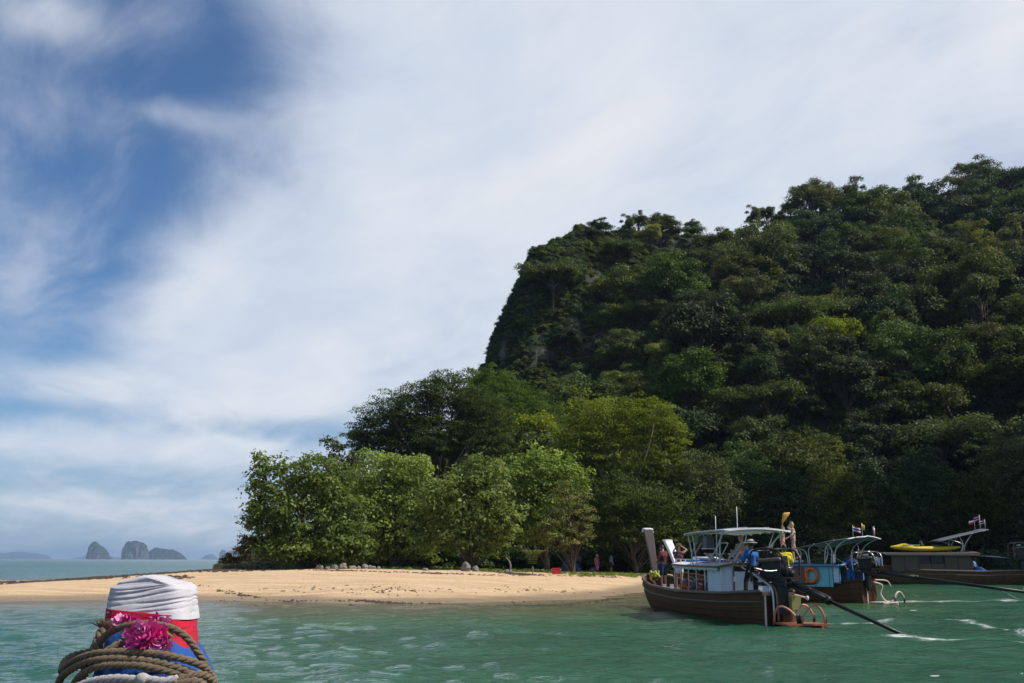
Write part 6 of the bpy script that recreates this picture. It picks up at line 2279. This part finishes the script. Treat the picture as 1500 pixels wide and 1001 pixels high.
rr_ = 0.0138
ropes = [
    # big arch over the flowers
    [(172, 990, 3.95), (150, 962, 3.85), (152, 938, 3.80), (178, 921, 3.76), (215, 916, 3.74), (250, 921, 3.74), (274, 935, 3.74), (291, 957, 3.75), (305, 982, 3.80), (310, 1015, 3.9)],
    # wraps across the blue cloth
    [(300, 955, 4.15), (200, 950, 4.26), (110, 962, 4.10), (92, 985, 3.92), (108, 972, 3.76), (140, 960, 3.68), (180, 957, 3.66), (225, 959, 3.66), (265, 966, 3.67), (300, 978, 3.72), (314, 998, 3.84), (306, 1012, 4.0)],
    [(86, 1008, 3.9), (96, 990, 3.78), (130, 972, 3.68), (170, 967, 3.65), (215, 970, 3.65), (255, 978, 3.66), (292, 992, 3.72), (306, 1010, 3.85)],
    [(104, 1015, 3.82), (122, 990, 3.70), (150, 978, 3.65), (190, 976, 3.64), (230, 981, 3.64), (265, 990, 3.67), (290, 1004, 3.72)],
    # diagonal from the coil up to the flowers
    [(120, 1000, 3.78), (138, 972, 3.70), (160, 955, 3.68), (180, 942, 3.70), (196, 933, 3.74)],
    # loose end at the bottom corner
    [(210, 1012, 3.58), (250, 1006, 3.56), (280, 992, 3.57), (300, 990, 3.60), (316, 1003, 3.68), (318, 1020, 3.8)],
    [(236, 1016, 3.56), (268, 1003, 3.54), (292, 1000, 3.56), (312, 1014, 3.64)],
]
mr = MB()
for lst in ropes:
    k_ = rope(R3(lst), rr_, 'rope', ROPE)
    mr.add(k_.v, k_.f)
o = mr.build('mooring_rope', ROPE, None, True)
tag(o, 'thick brown twisted rope wound round the foreground bow post', 'rope')
k_ = rope(R3([(112, 1010, 3.62), (140, 1000, 3.58), (175, 996, 3.56), (206, 998, 3.55), (214, 997, 3.55), (240, 1000, 3.55), (262, 996, 3.56)]), 0.0150, 'rope', ROPEW)
o = k_.build('pale_rope', ROPEW, None, True)
kn = MB().ell(P(210, 997, 3.55), (0.026, 0.022, 0.022), 12, 8).build('knot', ROPEW, o, True)
tag(o, 'pale grey rope with a knot at the bottom of the foreground bow', 'rope')
# rope end, frayed, on the sea side
k_ = rope(R3([(128, 985, 3.78), (138, 960, 3.80), (146, 940, 3.82), (152, 925, 3.84)]), 0.020, 'rope', ROPE)
o = k_.build('frayed_rope_end', ROPE, None, True)
fr = MB()
for k in range(110):
    a_ = P(152, 925, 3.84)
    dv = Vector((rk.normal() * 0.5 - 0.1, rk.normal() * 0.4, 1.0)).normalized()
    fr.tube([a_, a_ + dv * 0.015, a_ + dv * rk.uniform(0.025, 0.045) + Vector((rk.normal() * 0.012, 0, 0))], [0.003, 0.002, 0.001], 4)
fr.build('frayed_fibre', ROPE, o)
tag(o, 'frayed brown rope end standing beside the red cloth', 'rope')


def blossom(par, c, size, mat, seed):
    r_ = np.random.default_rng(seed)
    mb = MB()
    face = Vector((r_.normal() * 0.5, -1.0, 0.35 + r_.normal() * 0.4)).normalized()
    u_ = face.orthogonal().normalized()
    v_ = face.cross(u_)
    for ring, (cnt, op, ln) in enumerate(((9, 0.95, 1.0), (8, 0.65, 0.85), (6, 0.35, 0.65))):
        for k in range(cnt):
            an = 2 * math.pi * (k + 0.5 * ring) / cnt + r_.normal() * 0.15
            rd = u_ * math.cos(an) + v_ * math.sin(an)
            d = (rd * op + face * (1.1 - op)).normalized()
            sd = d.cross(face)
            sd = sd.normalized() if sd.length > 0.01 else u_
            L_ = size * ln * r_.uniform(0.8, 1.15)
            W_ = L_ * 0.26
            p0 = c + d * size * 0.08
            nn = sd.cross(d)
            mb.add([p0, p0 + d * L_ * 0.35 + sd * W_, p0 + d * L_ * 0.8 + sd * W_ * 0.8 + nn * 0.1 * L_, p0 + d * L_ + nn * 0.16 * L_, p0 + d * L_ * 0.8 - sd * W_ * 0.8 + nn * 0.1 * L_, p0 + d * L_ * 0.35 - sd * W_, p0 + d * L_ * 0.5 - nn * 0.05 * L_],
                   [(0, 1, 6), (1, 2, 6), (2, 3, 6), (3, 4, 6), (4, 5, 6), (5, 0, 6)])
    mb.build('blossom', mat, par)


gar = empty('flower_garland', P(215, 938, 3.70))
gi_ = Matrix.Translation(gar.location).inverted()
for i, (px, py, sz, mt, y_) in enumerate(((200, 931, 0.040, PINK, 3.70), (212, 926, 0.042, PINK2, 3.69), (224, 927, 0.045, PINK, 3.69), (236, 932, 0.040, PINK, 3.70), (206, 942, 0.046, PINK, 3.68), (219, 938, 0.048, PINK, 3.67),
                                          (230, 942, 0.036, PINK2, 3.69), (241, 938, 0.036, PINK, 3.70), (200, 950, 0.036, PINK, 3.69), (213, 950, 0.040, PINK, 3.68), (244, 946, 0.030, PINK2, 3.70), (193, 940, 0.030, PINK2, 3.71),
                                          (178, 914, 0.034, PINK2, 3.78), (190, 911, 0.032, PINK, 3.78), (200, 912, 0.030, PINK, 3.79), (232, 912, 0.030, PINK, 3.79), (242, 914, 0.028, PINK2, 3.79), (172, 917, 0.026, PINK2, 3.78), (220, 947, 0.036, PINK, 3.68))):
    blossom(gar, gi_ @ P(px, py, y_), sz, mt, 900 + i)
for i, (px, py, y_) in enumerate(((236, 922, 3.72), (246, 926, 3.72), (250, 932, 3.72), (184, 926, 3.74), (176, 930, 3.75), (190, 935, 3.73), (229, 920, 3.73), (240, 945, 3.71), (183, 921, 3.75))):
    c = gi_ @ P(px, py, y_)
    d = Vector((rk.normal(), -0.5, rk.normal())).normalized()
    s_ = d.orthogonal().normalized()
    MB().add([c, c + d * 0.02 + s_ * 0.009 + Vector((0, -0.006, 0)), c + d * 0.042, c + d * 0.02 - s_ * 0.009 + Vector((0, -0.006, 0))], [(0, 1, 2), (0, 2, 3)]).build('leaf', GRN, gar)
tag(gar, 'garland of bright pink flowers tied on the foreground bow', 'flowers')
